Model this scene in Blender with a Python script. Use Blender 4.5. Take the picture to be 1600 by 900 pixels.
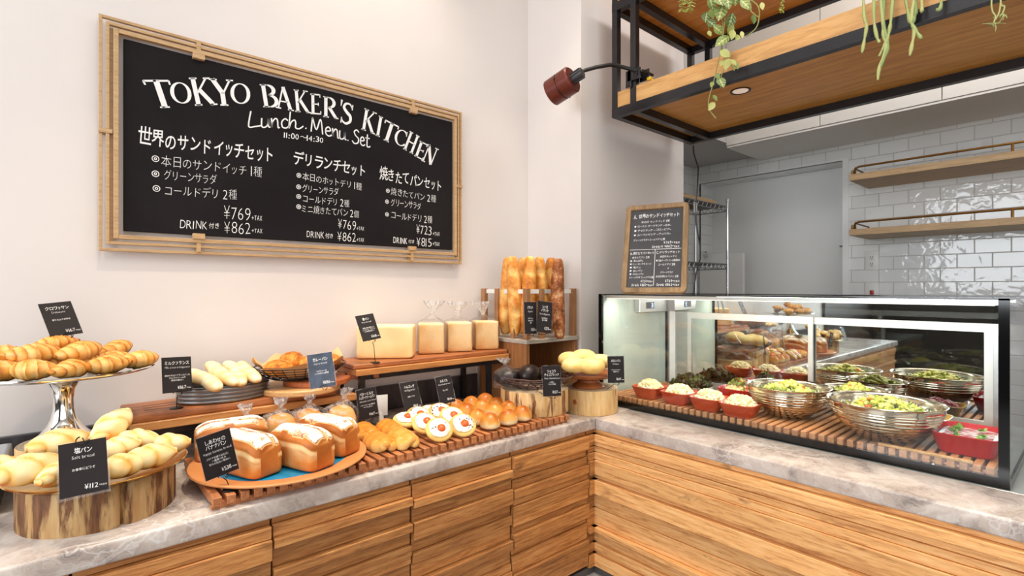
import bpy, bmesh, math, random
from mathutils import Vector, Matrix, Euler, noise

# ------------------------------------------------------------------ camera, world, lights, exposure
SC = bpy.context.scene
COL = SC.collection
for _o in list(bpy.data.objects):
    bpy.data.objects.remove(_o)
F = 805.5                     # focal length in pixels of the 1600 px wide frame
YAW = math.radians(49.0)      # viewing direction measured from +X (the left wall runs along X)
CS, SN = math.cos(YAW), math.sin(YAW)
H = 1.10                      # camera height
cam_d = bpy.data.cameras.new('camera'); cam = bpy.data.objects.new('camera', cam_d); COL.objects.link(cam)
cam_d.sensor_width = 36.0; cam_d.lens = 36.0 * F / 1600.0; cam_d.clip_start = 0.02
cam.location = (0, 0, H); cam.rotation_euler = (math.pi / 2, 0, YAW - math.pi / 2)
SC.camera = cam
SC.view_settings.view_transform = 'Standard'; SC.view_settings.look = 'None'
SC.view_settings.exposure = 0.0; SC.view_settings.gamma = 1.0
SC.view_settings.use_curve_mapping = False
SC.cycles.use_denoising = True
SC.cycles.max_bounces = 10; SC.cycles.transparent_max_bounces = 24
SC.cycles.caustics_reflective = False; SC.cycles.caustics_refractive = False
SC.cycles.sample_clamp_indirect = 6.0

W = bpy.data.worlds.new('world'); SC.world = W; W.use_nodes = True
W.node_tree.nodes['Background'].inputs[0].default_value = (0.86, 0.93, 1.0, 1)
W.node_tree.nodes['Background'].inputs[1].default_value = 1.2

def area(name, loc, target, sx, sy, power, color=(1, 1, 1)):
    d = bpy.data.lights.new(name, 'AREA'); d.shape = 'RECTANGLE'; d.size = sx; d.size_y = sy
    d.energy = power; d.color = color
    o = bpy.data.objects.new(name, d); COL.objects.link(o); o.location = loc
    o.rotation_euler = (Vector(target) - Vector(loc)).to_track_quat('-Z', 'Y').to_euler()
    return o
def spot(name, loc, target, power, color, angle=60, blend=0.6, radius=0.04):
    d = bpy.data.lights.new(name, 'SPOT'); d.energy = power; d.color = color
    d.spot_size = math.radians(angle); d.spot_blend = blend; d.shadow_soft_size = radius
    o = bpy.data.objects.new(name, d); COL.objects.link(o); o.location = loc
    o.rotation_euler = (Vector(target) - Vector(loc)).to_track_quat('-Z', 'Y').to_euler()
    return o
DAY = (0.90, 0.95, 1.0); WARM = (1.0, 0.83, 0.64)
# daylight through the shop front (behind the camera) and through the street side
area('daylight_shop_front', (-0.3, -2.9, 1.55), (0.6, 2.0, 1.2), 4.6, 2.3, 50, DAY)
area('daylight_street_side', (-3.05, 0.55, 1.75), (2.0, 0.5, 1.5), 2.5, 1.6, 124, DAY)
area('ceiling_bounce_lamp', (0.2, -0.3, 3.1), (0.4, -0.2, 0), 2.6, 2.6, 31, (1.0, 0.96, 0.90))
# warm track spots over the bread counter
for i, (x, y, tx, ty, p) in enumerate([(0.15, 1.05, 0.10, 1.60, 22), (0.75, 1.0, 0.60, 1.55, 34),
                                       (1.30, 1.15, 1.15, 1.60, 34), (1.55, 1.45, 1.62, 1.75, 16),
                                       (1.10, 0.35, 1.70, 0.75, 30), (0.75, -0.1, 1.75, 0.15, 26)]):
    spot('track_spot_%d' % i, (x, y, 3.05), (tx, ty, 0.7), p * 3.2, WARM, 40, 0.9, 0.05)
# wall washer that warms the top of the wall right of the board
spot('wall_washer', (0.95, 1.62, 3.12), (0.93, 1.95, 2.1), 34, (1.0, 0.85, 0.70), 70, 1.0, 0.06)
# kitchen ceiling light
area('kitchen_ceiling_lamp', (2.95, 0.3, 3.1), (3.3, 0.3, 0), 0.5, 2.6, 44, (0.97, 0.98, 1.0))
# strip light inside the display case
area('case_strip_light', (1.80, 0.80, 1.052), (2.02, 0.80, 0.7), 1.2, 0.03, 3.8, (1.0, 0.93, 0.82))

# ------------------------------------------------------------------ helpers
PI = math.pi
rnd = random.Random(7)
FWD = Vector((CS, SN, 0)); RGT = Vector((SN, -CS, 0)); UP = Vector((0, 0, 1))
def ray(px, py):
    return FWD + RGT * ((px - 800) / F) + UP * ((450 - py) / F)
CP = Vector((0, 0, H))
def at_z(px, py, z):
    r = ray(px, py); return CP + r * ((z - H) / r.z)
def at_y(px, py, y):
    r = ray(px, py); return CP + r * (y / r.y)
def at_x(px, py, x):
    r = ray(px, py); return CP + r * (x / r.x)
def at_d(px, py, d):
    return CP + ray(px, py) * d
def at_h(px, py, hd):                         # horizontal distance from the viewpoint
    r = ray(px, py); return CP + r * (hd / math.hypot(r.x, r.y))

class MB:
    """collects vertices, faces, a per-vertex tone (crust colour, 0 pale - 1 dark) and material slots"""
    def __init__(s): s.v = []; s.f = []; s.t = []; s.m = []
    def add(s, vs, fs, M=None, tone=0.5, mi=0):
        b = len(s.v)
        for i, p in enumerate(vs):
            p = Vector(p)
            s.v.append(M @ p if M is not None else p)
            s.t.append(tone[i] if isinstance(tone, (list, tuple)) else tone)
        for f in fs:
            s.f.append([b + k for k in f]); s.m.append(mi)
        return s
    def box(s, size, loc=(0, 0, 0), rot=(0, 0, 0), bevel=0.0, segs=2, mi=0, tone=0.5, M=None):
        bm = bmesh.new(); bmesh.ops.create_cube(bm, size=1.0)
        bmesh.ops.scale(bm, vec=Vector(size), verts=bm.verts)
        if bevel > 0:
            bmesh.ops.bevel(bm, geom=bm.edges[:], offset=bevel, segments=segs, profile=0.5, affect='EDGES')
        T = Matrix.Translation(Vector(loc)) @ Euler(rot).to_matrix().to_4x4()
        if M is not None: T = M @ T
        s.bmesh(bm, T, mi, tone); bm.free(); return s
    def span(s, a, b, bevel=0.0, segs=2, mi=0):
        a = Vector(a); b = Vector(b)
        return s.box([abs(b[i] - a[i]) for i in range(3)], (a + b) / 2, bevel=bevel, segs=segs, mi=mi)
    def bmesh(s, bm, T=None, mi=0, tone=0.5):
        bm.verts.index_update()
        s.add([v.co.copy() for v in bm.verts], [[v.index for v in f.verts] for f in bm.faces], T, tone, mi)
    def grid(s, fn, nu, nv, cu=False, cv=True, M=None, mi=0, cap0=False, cap1=False):
        """fn(u,v) -> point or (point, tone); u in 0..1 over nu rows, v in 0..1 over nv columns"""
        vs = []; ts = []
        for i in range(nu + (0 if cu else 1)):
            for j in range(nv + (0 if cv else 1)):
                r = fn(i / nu, j / nv)
                if isinstance(r, tuple): vs.append(r[0]); ts.append(r[1])
                else: vs.append(r); ts.append(0.5)
        C = nv + (0 if cv else 1); R = nu + (0 if cu else 1); fs = []
        for i in range(nu):
            for j in range(nv):
                a = i * C + j; b = i * C + (j + 1) % C
                c = ((i + 1) % R) * C + (j + 1) % C; d = ((i + 1) % R) * C + j
                fs.append([a, b, c, d])
        if cap0: fs.append(list(range(C))[::-1])
        if cap1: fs.append([(R - 1) * C + j for j in range(C)])
        return s.add(vs, fs, M, ts, mi)
    def lathe(s, prof, n=32, M=None, mi=0, tones=None, cap0=False, cap1=False):
        k = len(prof) - 1
        def fn(u, v):
            i = int(round(u * k)); r, z = prof[i]; a = 2 * PI * v
            return (Vector((r * math.cos(a), r * math.sin(a), z)), tones[i] if tones else 0.5)
        return s.grid(fn, k, n, M=M, mi=mi, cap0=cap0, cap1=cap1)
    def tube(s, pts, r, n=8, M=None, mi=0, closed=False, caps=True):
        pts = [Vector(p) for p in pts]; k = len(pts)
        rr = r if isinstance(r, (list, tuple)) else [r] * k
        vs = []; prev = None
        for i, p in enumerate(pts):
            if closed: t = pts[(i + 1) % k] - pts[(i - 1) % k]
            else: t = pts[min(i + 1, k - 1)] - pts[max(i - 1, 0)]
            t.normalize()
            if prev is None:
                a = Vector((0, 0, 1)) if abs(t.z) < 0.9 else Vector((1, 0, 0))
                x = t.cross(a).normalized()
            else:
                x = (prev - t * prev.dot(t)).normalized()
            prev = x; y = t.cross(x)
            for j in range(n):
                an = 2 * PI * j / n
                vs.append(p + (x * math.cos(an) + y * math.sin(an)) * rr[i])
        fs = []
        for i in range(k if closed else k - 1):
            for j in range(n):
                a = i * n + j; b = i * n + (j + 1) % n; i2 = (i + 1) % k
                fs.append([a, b, i2 * n + (j + 1) % n, i2 * n + j])
        if caps and not closed:
            fs.append(list(range(n))[::-1]); fs.append([(k - 1) * n + j for j in range(n)])
        return s.add(vs, fs, M, 0.5, mi)
    def mesh(s, name, mats, smooth=35):
        me = bpy.data.meshes.new(name)
        me.from_pydata([tuple(p) for p in s.v], [], s.f)
        for m in (mats if isinstance(mats, (list, tuple)) else [mats]): me.materials.append(m)
        if any(s.m): me.polygons.foreach_set('material_index', s.m)
        at = me.attributes.new('tone', 'FLOAT', 'POINT'); at.data.foreach_set('value', s.t)
        bm = bmesh.new(); bm.from_mesh(me); bmesh.ops.recalc_face_normals(bm, faces=bm.faces); bm.to_mesh(me); bm.free()
        if smooth:
            me.polygons.foreach_set('use_smooth', [True] * len(me.polygons))
            if smooth < 180: me.set_sharp_from_angle(angle=math.radians(smooth))
        me.update(); return me

def link(name, me, parent=None, loc=None, rot=None):
    o = bpy.data.objects.new(name, me); COL.objects.link(o)
    if parent is not None: o.parent = parent
    if loc is not None: o.location = loc
    if rot is not None: o.rotation_euler = rot
    return o
def tag(o, label, cat, group=None, kind=None):
    o['label'] = label; o['category'] = cat
    if group: o['group'] = group
    if kind: o['kind'] = kind
    return o
def thing(name, label, cat, loc=(0, 0, 0), rot=(0, 0, 0), group=None):
    o = link(name, None, None, loc, rot); o.empty_display_size = 0.05
    return tag(o, label, cat, group)
def part(name, mb, mats, parent, label=None, smooth=35, loc=None, rot=None):
    o = link(name, mb.mesh(name, mats, smooth) if isinstance(mb, MB) else mb, parent, loc, rot)
    if label: o['label'] = label
    return o
def solo(name, mb, mats, label, cat, group=None, loc=(0, 0, 0), rot=(0, 0, 0), smooth=35, kind=None):
    o = link(name, mb.mesh(name, mats, smooth) if isinstance(mb, MB) else mb, None, loc, rot)
    return tag(o, label, cat, group, kind)
def struct(name, mb, mats, parent=None, smooth=35):
    o = link(name, mb.mesh(name, mats, smooth), parent)
    if parent is None: o['kind'] = 'structure'
    return o

# ------------------------------------------------------------------ materials
def srgb(r, g, b):
    f = lambda c: (c / 255 / 12.92) if c / 255 <= 0.04045 else ((c / 255 + 0.055) / 1.055) ** 2.4
    return (f(r), f(g), f(b), 1)
class N:
    def __init__(s, name):
        s.m = bpy.data.materials.new(name); s.m.use_nodes = True; s.t = s.m.node_tree
        s.b = s.t.nodes['Principled BSDF']; s.out = s.t.nodes['Material Output']
    def n(s, ty, **kw):
        x = s.t.nodes.new(ty)
        for k, v in kw.items():
            if k.startswith('i_'):
                x.inputs[k[2:].replace('_', ' ')].default_value = v
            else: setattr(x, k, v)
        return x
    def l(s, a, b): s.t.links.new(a, b)
    def coords(s, kind='Object', scale=(1, 1, 1), loc=(0, 0, 0), rot=(0, 0, 0)):
        c = s.n('ShaderNodeTexCoord'); m = s.n('ShaderNodeMapping')
        m.inputs['Scale'].default_value = scale; m.inputs['Location'].default_value = loc; m.inputs['Rotation'].default_value = rot
        s.l(c.outputs[kind], m.inputs[0]); return m.outputs[0]
    def noise(s, vec=None, scale=5, detail=4, rough=0.55, dist=0.0):
        x = s.n('ShaderNodeTexNoise'); x.inputs['Scale'].default_value = scale; x.inputs['Detail'].default_value = detail
        x.inputs['Roughness'].default_value = rough; x.inputs['Distortion'].default_value = dist
        if vec is not None: s.l(vec, x.inputs['Vector'])
        return x.outputs['Fac']
    def ramp(s, fac, stops):
        r = s.n('ShaderNodeValToRGB'); e = r.color_ramp.elements
        while len(e) < len(stops): e.new(0.5)
        for k, (p, c) in enumerate(stops):
            e[k].position = p; e[k].color = c if len(c) == 4 else (*c, 1)
        s.l(fac, r.inputs[0]); return r.outputs[0]
    def math(s, op, a, b=None, clamp=False):
        x = s.n('ShaderNodeMath', operation=op); x.use_clamp = clamp
        for i, q in enumerate((a, b)):
            if q is None: continue
            if isinstance(q, (int, float)): x.inputs[i].default_value = q
            else: s.l(q, x.inputs[i])
        return x.outputs[0]
    def mix(s, fac, a, b, mode='MIX'):
        x = s.n('ShaderNodeMix', data_type='RGBA', blend_type=mode)
        for k, q in ((0, fac), (6, a), (7, b)):
            if isinstance(q, (int, float)): x.inputs[k].default_value = q
            elif isinstance(q, tuple): x.inputs[k].default_value = q
            else: s.l(q, x.inputs[k])
        return x.outputs[2]
    def bump(s, h, strength=0.3, dist=0.01):
        x = s.n('ShaderNodeBump'); x.inputs['Strength'].default_value = strength; x.inputs['Distance'].default_value = dist
        s.l(h, x.inputs['Height']); s.l(x.outputs[0], s.b.inputs['Normal']); return x
    def col(s, c):
        if isinstance(c, tuple): s.b.inputs['Base Color'].default_value = c
        else: s.l(c, s.b.inputs['Base Color'])
    def set(s, rough=0.5, metal=0.0, **kw):
        s.b.inputs['Roughness'].default_value = rough; s.b.inputs['Metallic'].default_value = metal
        for k, v in kw.items(): s.b.inputs[k.replace('_', ' ')].default_value = v
        return s

def plain(name, c, rough=0.5, metal=0.0, var=0.06, vscale=12, bump=0.0, bscale=80, **kw):
    n = N(name); n.set(rough, metal, **kw)
    v = n.noise(n.coords(), vscale, 3)
    d = tuple(max(0, x * (1 - var)) for x in c[:3]) + (1,); e = tuple(min(1, x * (1 + var)) for x in c[:3]) + (1,)
    n.col(n.ramp(v, [(0.3, d), (0.7, e)]))
    if bump: n.bump(n.noise(n.coords(), bscale, 3), bump, 0.004)
    return n.m
def wood(name, dark, mid, light, axis=0, scale=9, rough=0.5, tint=0.35, knots=False, bump=0.12, stretch=12):
    n = N(name); n.set(rough)
    sc = [stretch, stretch, stretch]; sc[axis] = 1.0
    g = n.n('ShaderNodeNewGeometry'); c = n.n('ShaderNodeTexCoord'); mp = n.n('ShaderNodeMapping')
    off = n.n('ShaderNodeVectorMath', operation='ADD'); k = n.math('MULTIPLY', g.outputs['Random Per Island'], 37.0)
    n.l(c.outputs['Object'], off.inputs[0]); n.l(k, off.inputs[1])
    mp.inputs['Scale'].default_value = sc; n.l(off.outputs[0], mp.inputs[0])
    a = n.noise(mp.outputs[0], scale, 5, 0.6, 0.6)
    b = n.noise(mp.outputs[0], scale * 4.5, 3, 0.6, 0.2)
    f = n.math('ADD', n.math('MULTIPLY', a, 0.75), n.math('MULTIPLY', b, 0.3))
    colr = n.ramp(f, [(0.30, dark), (0.52, mid), (0.74, light)])
    r = n.n('ShaderNodeValToRGB'); r.color_ramp.elements[0].color = (1 - tint, 1 - tint * 1.05, 1 - tint * 1.1, 1)
    r.color_ramp.elements[1].color = (1 + tint * 0.2, 1 + tint * 0.2, 1 + tint * 0.2, 1)
    n.l(g.outputs['Random Per Island'], r.inputs[0])
    colr = n.mix(1.0, colr, r.outputs[0], 'MULTIPLY')
    if knots:
        sc2 = [7.0, 7.0, 7.0]; sc2[axis] = 2.6
        mp2 = n.n('ShaderNodeMapping'); mp2.inputs['Scale'].default_value = sc2; n.l(off.outputs[0], mp2.inputs[0])
        kk = n.noise(mp2.outputs[0], 2.6, 4, 0.6, 0.4)
        kf = n.ramp(kk, [(0.63, (0, 0, 0)), (0.72, (1, 1, 1))])
        colr = n.mix(n.math('MULTIPLY', kf, 0.55), colr, tuple(x * 0.45 for x in dark[:3]) + (1,))
    n.col(colr)
    if bump: n.bump(f, bump, 0.004)
    return n.m
def bread(name, pale, mid, dark, rough=0.45, nscale=40, namp=0.28, bump=0.15, flour=None, spec=0.35, specks=None, bscale=90):
    """tone attribute (0 pale .. 1 dark crust) plus mottling"""
    n = N(name); n.set(rough); n.b.inputs['Specular IOR Level'].default_value = spec
    pw = lambda c, g: tuple(x ** g for x in c[:3]) + (1,)
    pale, mid, dark = pw(pale, 1.15), pw(mid, 1.28), pw(dark, 1.22)
    at = n.n('ShaderNodeAttribute'); at.attribute_name = 'tone'
    oi = n.n('ShaderNodeObjectInfo')
    co = n.coords('Object'); v = n.n('ShaderNodeVectorMath', operation='ADD')
    n.l(co, v.inputs[0]); n.l(n.math('MULTIPLY', oi.outputs['Random'], 9.0), v.inputs[1])
    a = n.noise(v.outputs[0], nscale, 4, 0.6)
    b = n.noise(v.outputs[0], nscale * 0.35, 2, 0.5)
    f = n.math('ADD', at.outputs['Fac'], n.math('MULTIPLY', n.math('SUBTRACT', a, 0.5), namp))
    f = n.math('ADD', f, n.math('MULTIPLY', n.math('SUBTRACT', b, 0.5), namp * 1.2))
    f = n.math('ADD', f, n.math('MULTIPLY', n.math('SUBTRACT', oi.outputs['Random'], 0.5), 0.14), True)
    c = n.ramp(f, [(0.05, pale), (0.45, mid), (0.88, dark)])
    if flour is not None:                      # tone below zero = dusted with flour
        ff = n.math('MULTIPLY', n.math('LESS_THAN', at.outputs['Fac'], 0.0), 1.0)
        fl = n.math('MULTIPLY', at.outputs['Fac'], -1.0, True)
        sp = n.noise(v.outputs[0], 240, 2, 0.7)
        fm = n.ramp(n.math('ADD', n.math('MULTIPLY', sp, 0.7), n.math('MULTIPLY', fl, 0.55)), [(0.48, (0, 0, 0)), (0.68, (1, 1, 1))])
        c = n.mix(n.math('MULTIPLY', fm, n.math('GREATER_THAN', fl, 0.02)), n.ramp(n.math('ADD', a, 0.1), [(0.3, pale), (0.7, dark)]), flour)
        c2 = n.ramp(f, [(0.05, pale), (0.5, mid), (0.95, dark)])
        c = n.mix(ff, c2, c)
    if specks is not None:
        s_ = n.n('ShaderNodeTexVoronoi'); s_.inputs['Scale'].default_value = 125; n.l(v.outputs[0], s_.inputs['Vector'])
        sf = n.math('MULTIPLY', n.math('LESS_THAN', s_.outputs['Distance'], 0.40), n.math('GREATER_THAN', n.noise(v.outputs[0], 30, 2), 0.56))
        c = n.mix(sf, c, specks)
    n.col(c)
    if bump: n.bump(n.noise(v.outputs[0], bscale, 3), bump, 0.004)
    n.b.inputs['Subsurface Weight'].default_value = 0.0
    return n.m
def clear(name, tint=(1, 1, 1, 1), rough=0.0, bump=0.0, bscale=30, glare_haze=0.0, glare_col=(1, 1, 1, 1), ior=1.45, gain=1.0):
    """thin transparent sheet: Fresnel gloss over see-through, optional white glare streaks painted into the milky haze"""
    n = N(name); n.t.nodes.remove(n.b)
    tr = n.n('ShaderNodeBsdfTransparent'); tr.inputs[0].default_value = tint
    gl = n.n('ShaderNodeBsdfGlossy'); gl.inputs['Roughness'].default_value = rough
    fr = n.n('ShaderNodeLayerWeight'); f0 = ((ior - 1) / (ior + 1)) ** 2      # same from both sides of the sheet
    mx = n.n('ShaderNodeMixShader')
    sch = n.math('ADD', n.math('MULTIPLY', n.math('POWER', fr.outputs['Facing'], 5.0), 1 - f0), f0)
    n.l(n.math('MULTIPLY', sch, gain, True), mx.inputs[0])
    base = tr
    if glare_haze > 0:
        df0 = n.n('ShaderNodeBsdfDiffuse'); df0.inputs[0].default_value = glare_col; tl = n.n('ShaderNodeBsdfTranslucent'); tl.inputs[0].default_value = glare_col
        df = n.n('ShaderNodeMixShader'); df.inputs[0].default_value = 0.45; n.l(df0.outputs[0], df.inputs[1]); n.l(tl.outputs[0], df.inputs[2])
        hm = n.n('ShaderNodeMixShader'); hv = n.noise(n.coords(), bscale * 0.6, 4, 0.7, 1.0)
        n.l(n.ramp(hv, [(0.50, (glare_haze * .25,) * 3), (0.64, (min(glare_haze * 3.4, .9),) * 3)]), hm.inputs[0])  # noise streaks paint white glare onto the plastic
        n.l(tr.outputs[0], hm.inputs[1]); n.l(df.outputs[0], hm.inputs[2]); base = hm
    n.l(base.outputs[0], mx.inputs[1]); n.l(gl.outputs[0], mx.inputs[2])
    if bump:
        bp = n.n('ShaderNodeBump'); bp.inputs['Strength'].default_value = bump; bp.inputs['Distance'].default_value = 0.01
        n.l(n.noise(n.coords(), bscale, 3, 0.6, 1.2), bp.inputs['Height'])
        n.l(bp.outputs[0], gl.inputs['Normal']); n.l(bp.outputs[0], fr.inputs['Normal'])
    n.l(mx.outputs[0], n.out.inputs[0]); return n.m
def emit(name, c, s):
    n = N(name); n.col(c); n.b.inputs['Emission Color'].default_value = c; n.b.inputs['Emission Strength'].default_value = s
    return n.m

M = {}
M['paint'] = plain('wall_paint', srgb(223, 215, 210), 0.75, var=0.015, vscale=3, bump=0.03, bscale=160)
M['paint_white'] = plain('white_paint', srgb(236, 236, 233), 0.6, var=0.012, vscale=3, bump=0.02, bscale=160)
M['soffit'] = plain('soffit_grey_paint', srgb(178, 175, 171), 0.7, var=0.015, vscale=3)
M['cabinet'] = plain('cabinet_laminate', srgb(208, 204, 196), 0.4, var=0.01)
M['cabinet_under'] = plain('cabinet_underside', srgb(226, 222, 216), 0.5, var=0.01)
M['seam'] = plain('dark_seam', srgb(120, 112, 104), 0.7)
M['black_steel'] = plain('black_steel', srgb(44, 42, 44), 0.26, 0.4, var=0.1, bump=0.02)
M['black'] = plain('black_paint', srgb(22, 21, 22), 0.35, var=0.1)
M['black_gloss'] = plain('black_glass_edge', srgb(12, 12, 13), 0.08, var=0.1)
M['wire'] = plain('black_wire', srgb(28, 26, 26), 0.4, 0.5)
M['chrome'] = plain('chrome', (0.72, 0.72, 0.73, 1), 0.12, 1.0, var=0.03)
M['silver'] = plain('polished_silver', (0.86, 0.83, 0.78, 1), 0.10, 1.0, var=0.02)
M['bowlsteel'] = plain('bowl_steel_reflection_tint', (0.80, 0.71, 0.57, 1), 0.14, 1.0, var=0.02)  # warm tint paints in the reflection of the wooden slats
M['darkwire'] = plain('dark_chromed_wire', (0.22, 0.22, 0.22, 1), 0.4, 0.6)
M['steel'] = plain('brushed_steel', (0.66, 0.65, 0.63, 1), 0.3, 1.0, var=0.05)
M['alu'] = plain('aluminium_frame', (0.80, 0.78, 0.74, 1), 0.35, 0.75, var=0.03)
M['brass'] = plain('aged_brass', srgb(150, 108, 52), 0.35, 0.9, var=0.15)
M['goldplate'] = plain('gold_plate', srgb(232, 190, 112), 0.16, 1.0, var=0.05)
M['frame_gold'] = wood('sign_frame_wood', srgb(158, 124, 84), srgb(190, 154, 110), srgb(206, 172, 128), 0, 14, 0.5, 0.06, bump=0.05)
M['board'] = plain('blackboard_slate', srgb(31, 28, 29), 0.8, var=0.2, vscale=4, Specular_IOR_Level=0.12)
M['chalk'] = plain('white_chalk_paint', srgb(238, 236, 233), 0.8, var=0.02)
M['card'] = plain('price_card_black', srgb(36, 31, 31), 0.5, var=0.12, Specular_IOR_Level=0.2)
M['cardink'] = plain('price_card_white_ink', srgb(240, 238, 236), 0.6, var=0.01)
M['sleeve'] = clear('clear_card_sleeve', (0.98, 0.98, 0.98, 1), 0.06, glare_haze=0.05, bscale=60)
M['white_plastic'] = plain('white_plastic', srgb(232, 231, 226), 0.4, var=0.01)
M['red_plastic'] = plain('red_plastic', srgb(170, 20, 22), 0.4)
M['yellow_plastic'] = plain('yellow_plastic', srgb(235, 190, 30), 0.4)
M['grey_plastic'] = plain('grey_plastic', srgb(60, 60, 62), 0.45)
M['copper'] = plain('reddish_brown_lacquered_metal', srgb(104, 48, 38), 0.32, 0.45, var=0.08)
M['floor'] = plain('floor_tile_dark', srgb(150, 146, 142), 0.35, var=0.1, vscale=5)
M['kick'] = plain('kick_plate_grey', srgb(96, 92, 90), 0.3, 0.3)
M['plank'] = wood('counter_plank_wood', srgb(112, 64, 28), srgb(188, 126, 68), srgb(218, 164, 100), 0, 8, 0.55, 0.34, knots=True, bump=0.15, stretch=14)
M['plank_y'] = wood('counter_plank_wood_lit_return', srgb(160, 96, 46), srgb(236, 176, 110), srgb(250, 206, 146), 1, 8, 0.55, 0.22, knots=True, bump=0.15, stretch=14)  # same cladding wood, with this front's stronger light put into lighter colours
M['slat'] = wood('trivet_slat_wood', srgb(144, 84, 46), srgb(192, 122, 74), srgb(214, 150, 100), 1, 8, 0.5, 0.25, bump=0.1)
M['slat_x'] = wood('case_deck_slat_wood', srgb(168, 106, 64), srgb(212, 148, 98), srgb(230, 174, 124), 0, 8, 0.5, 0.2, bump=0.1)
M['oak'] = wood('oak_board', srgb(176, 122, 66), srgb(214, 160, 96), srgb(232, 184, 120), 1, 6, 0.45, 0.06, bump=0.05, stretch=9)
M['oak_under'] = wood('oak_shelf_underside', srgb(184, 116, 42), srgb(218, 150, 64), srgb(238, 178, 88), 1, 4, 0.4, 0.08, bump=0.04, stretch=9)
M['wallshelf'] = wood('wall_shelf_wood', srgb(140, 112, 78), srgb(170, 140, 100), srgb(190, 160, 118), 1, 7, 0.5, 0.06, bump=0.05)
M['step'] = wood('step_shelf_wood', srgb(150, 92, 44), srgb(196, 132, 72), srgb(220, 160, 96), 0, 6, 0.45, 0.1, bump=0.08)
M['walnut'] = wood('walnut_serving_board', srgb(120, 66, 34), srgb(168, 100, 56), srgb(196, 130, 80), 0, 6, 0.42, 0.12, bump=0.08)
M['cutting'] = wood('round_cutting_board_wood', srgb(180, 126, 72), srgb(214, 164, 106), srgb(232, 190, 136), 0, 6, 0.45, 0.05, bump=0.05)
M['redwood'] = wood('red_brown_cutting_board_wood', srgb(124, 58, 24), srgb(166, 88, 44), srgb(192, 112, 62), 0, 6, 0.4, 0.05, bump=0.05)
M['crate'] = wood('crate_wood', srgb(124, 84, 52), srgb(164, 116, 76), srgb(188, 142, 98), 2, 7, 0.55, 0.35, bump=0.15)
M['boxwood'] = wood('stand_box_wood', srgb(124, 78, 42), srgb(160, 106, 62), srgb(182, 128, 80), 2, 7, 0.5, 0.1, bump=0.1)
M['greytop'] = wood('weathered_grey_board', srgb(150, 140, 126), srgb(178, 168, 154), srgb(200, 192, 178), 0, 6, 0.6, 0.05, bump=0.1)
M['pedestal'] = wood('turned_wood_dish', srgb(124, 62, 26), srgb(166, 94, 48), srgb(190, 118, 66), 0, 5, 0.35, 0.05, bump=0.04, stretch=5)
M['boardframe'] = wood('small_board_frame_wood', srgb(112, 84, 54), srgb(152, 120, 82), srgb(178, 146, 104), 2, 6, 0.6, 0.1, bump=0.1, stretch=6)
M['slate_small'] = plain('small_chalkboard_slate', srgb(66, 64, 66), 0.65, var=0.15, vscale=6)
M['riser'] = None
M['terracotta'] = plain('terracotta_rim', srgb(222, 150, 92), 0.3, var=0.08)
M['blueglaze'] = plain('blue_glaze', srgb(28, 128, 168), 0.15, var=0.25, vscale=40)
M['redglaze'] = plain('orange_red_glaze', srgb(196, 74, 44), 0.18, var=0.06)
M['redglaze2'] = plain('red_glaze', srgb(186, 24, 30), 0.15, var=0.05)
M['yellowglaze'] = plain('mustard_glaze', srgb(205, 165, 50), 0.2, var=0.05)
M['tin'] = plain('dark_tin', (0.34, 0.33, 0.33, 1), 0.3, 0.9, var=0.08)
M['paper'] = plain('kraft_paper', srgb(226, 178, 124), 0.8, var=0.04, vscale=30)
M['lamp_glass'] = emit('downlight_lens', (0.85, 0.66, 0.55, 1), 0.45)
M['led'] = emit('led_strip', (1.0, 0.93, 0.82, 1), 2.2)
M['display'] = emit('temperature_digit_glow', (0.35, 0.55, 1.0, 1), 3.0)
M['bag'] = clear('clear_plastic_bag', (1, 1, 1, 1), 0.16, bump=0.9, bscale=38, glare_haze=0.16, ior=1.22, gain=0.8)
M['bag_pale'] = clear('clear_loaf_bag', (1, 1, 1, 1), 0.14, bump=0.8, bscale=38, glare_haze=0.035, ior=1.3, gain=1.0)
M['bag_light'] = clear('clear_glossy_bag', (1, 1, 1, 1), 0.12, bump=0.9, bscale=45, glare_haze=0.03, ior=1.35, gain=1.2)
M['bagneck'] = clear('gathered_plastic_bag', (1, 1, 1, 1), 0.2, bump=1.0, bscale=60, glare_haze=0.62, ior=1.25, gain=1.3)
M['pane'] = clear('case_glass', (0.97, 0.985, 0.98, 1), 0.0, ior=1.5, gain=1.15)

def glass_mirror():
    n = N('tinted_mirror_glass'); n.col((0.74, 0.77, 0.76, 1)); n.set(0.02, 1.0); return n.m
M['mirror'] = glass_mirror()
M['mirror_soft'] = plain('pale_green_reflection_glass', srgb(206, 222, 212), 0.12, 0.0, var=0.03)  # pale green colour stands in for what the end panel reflects

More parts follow.
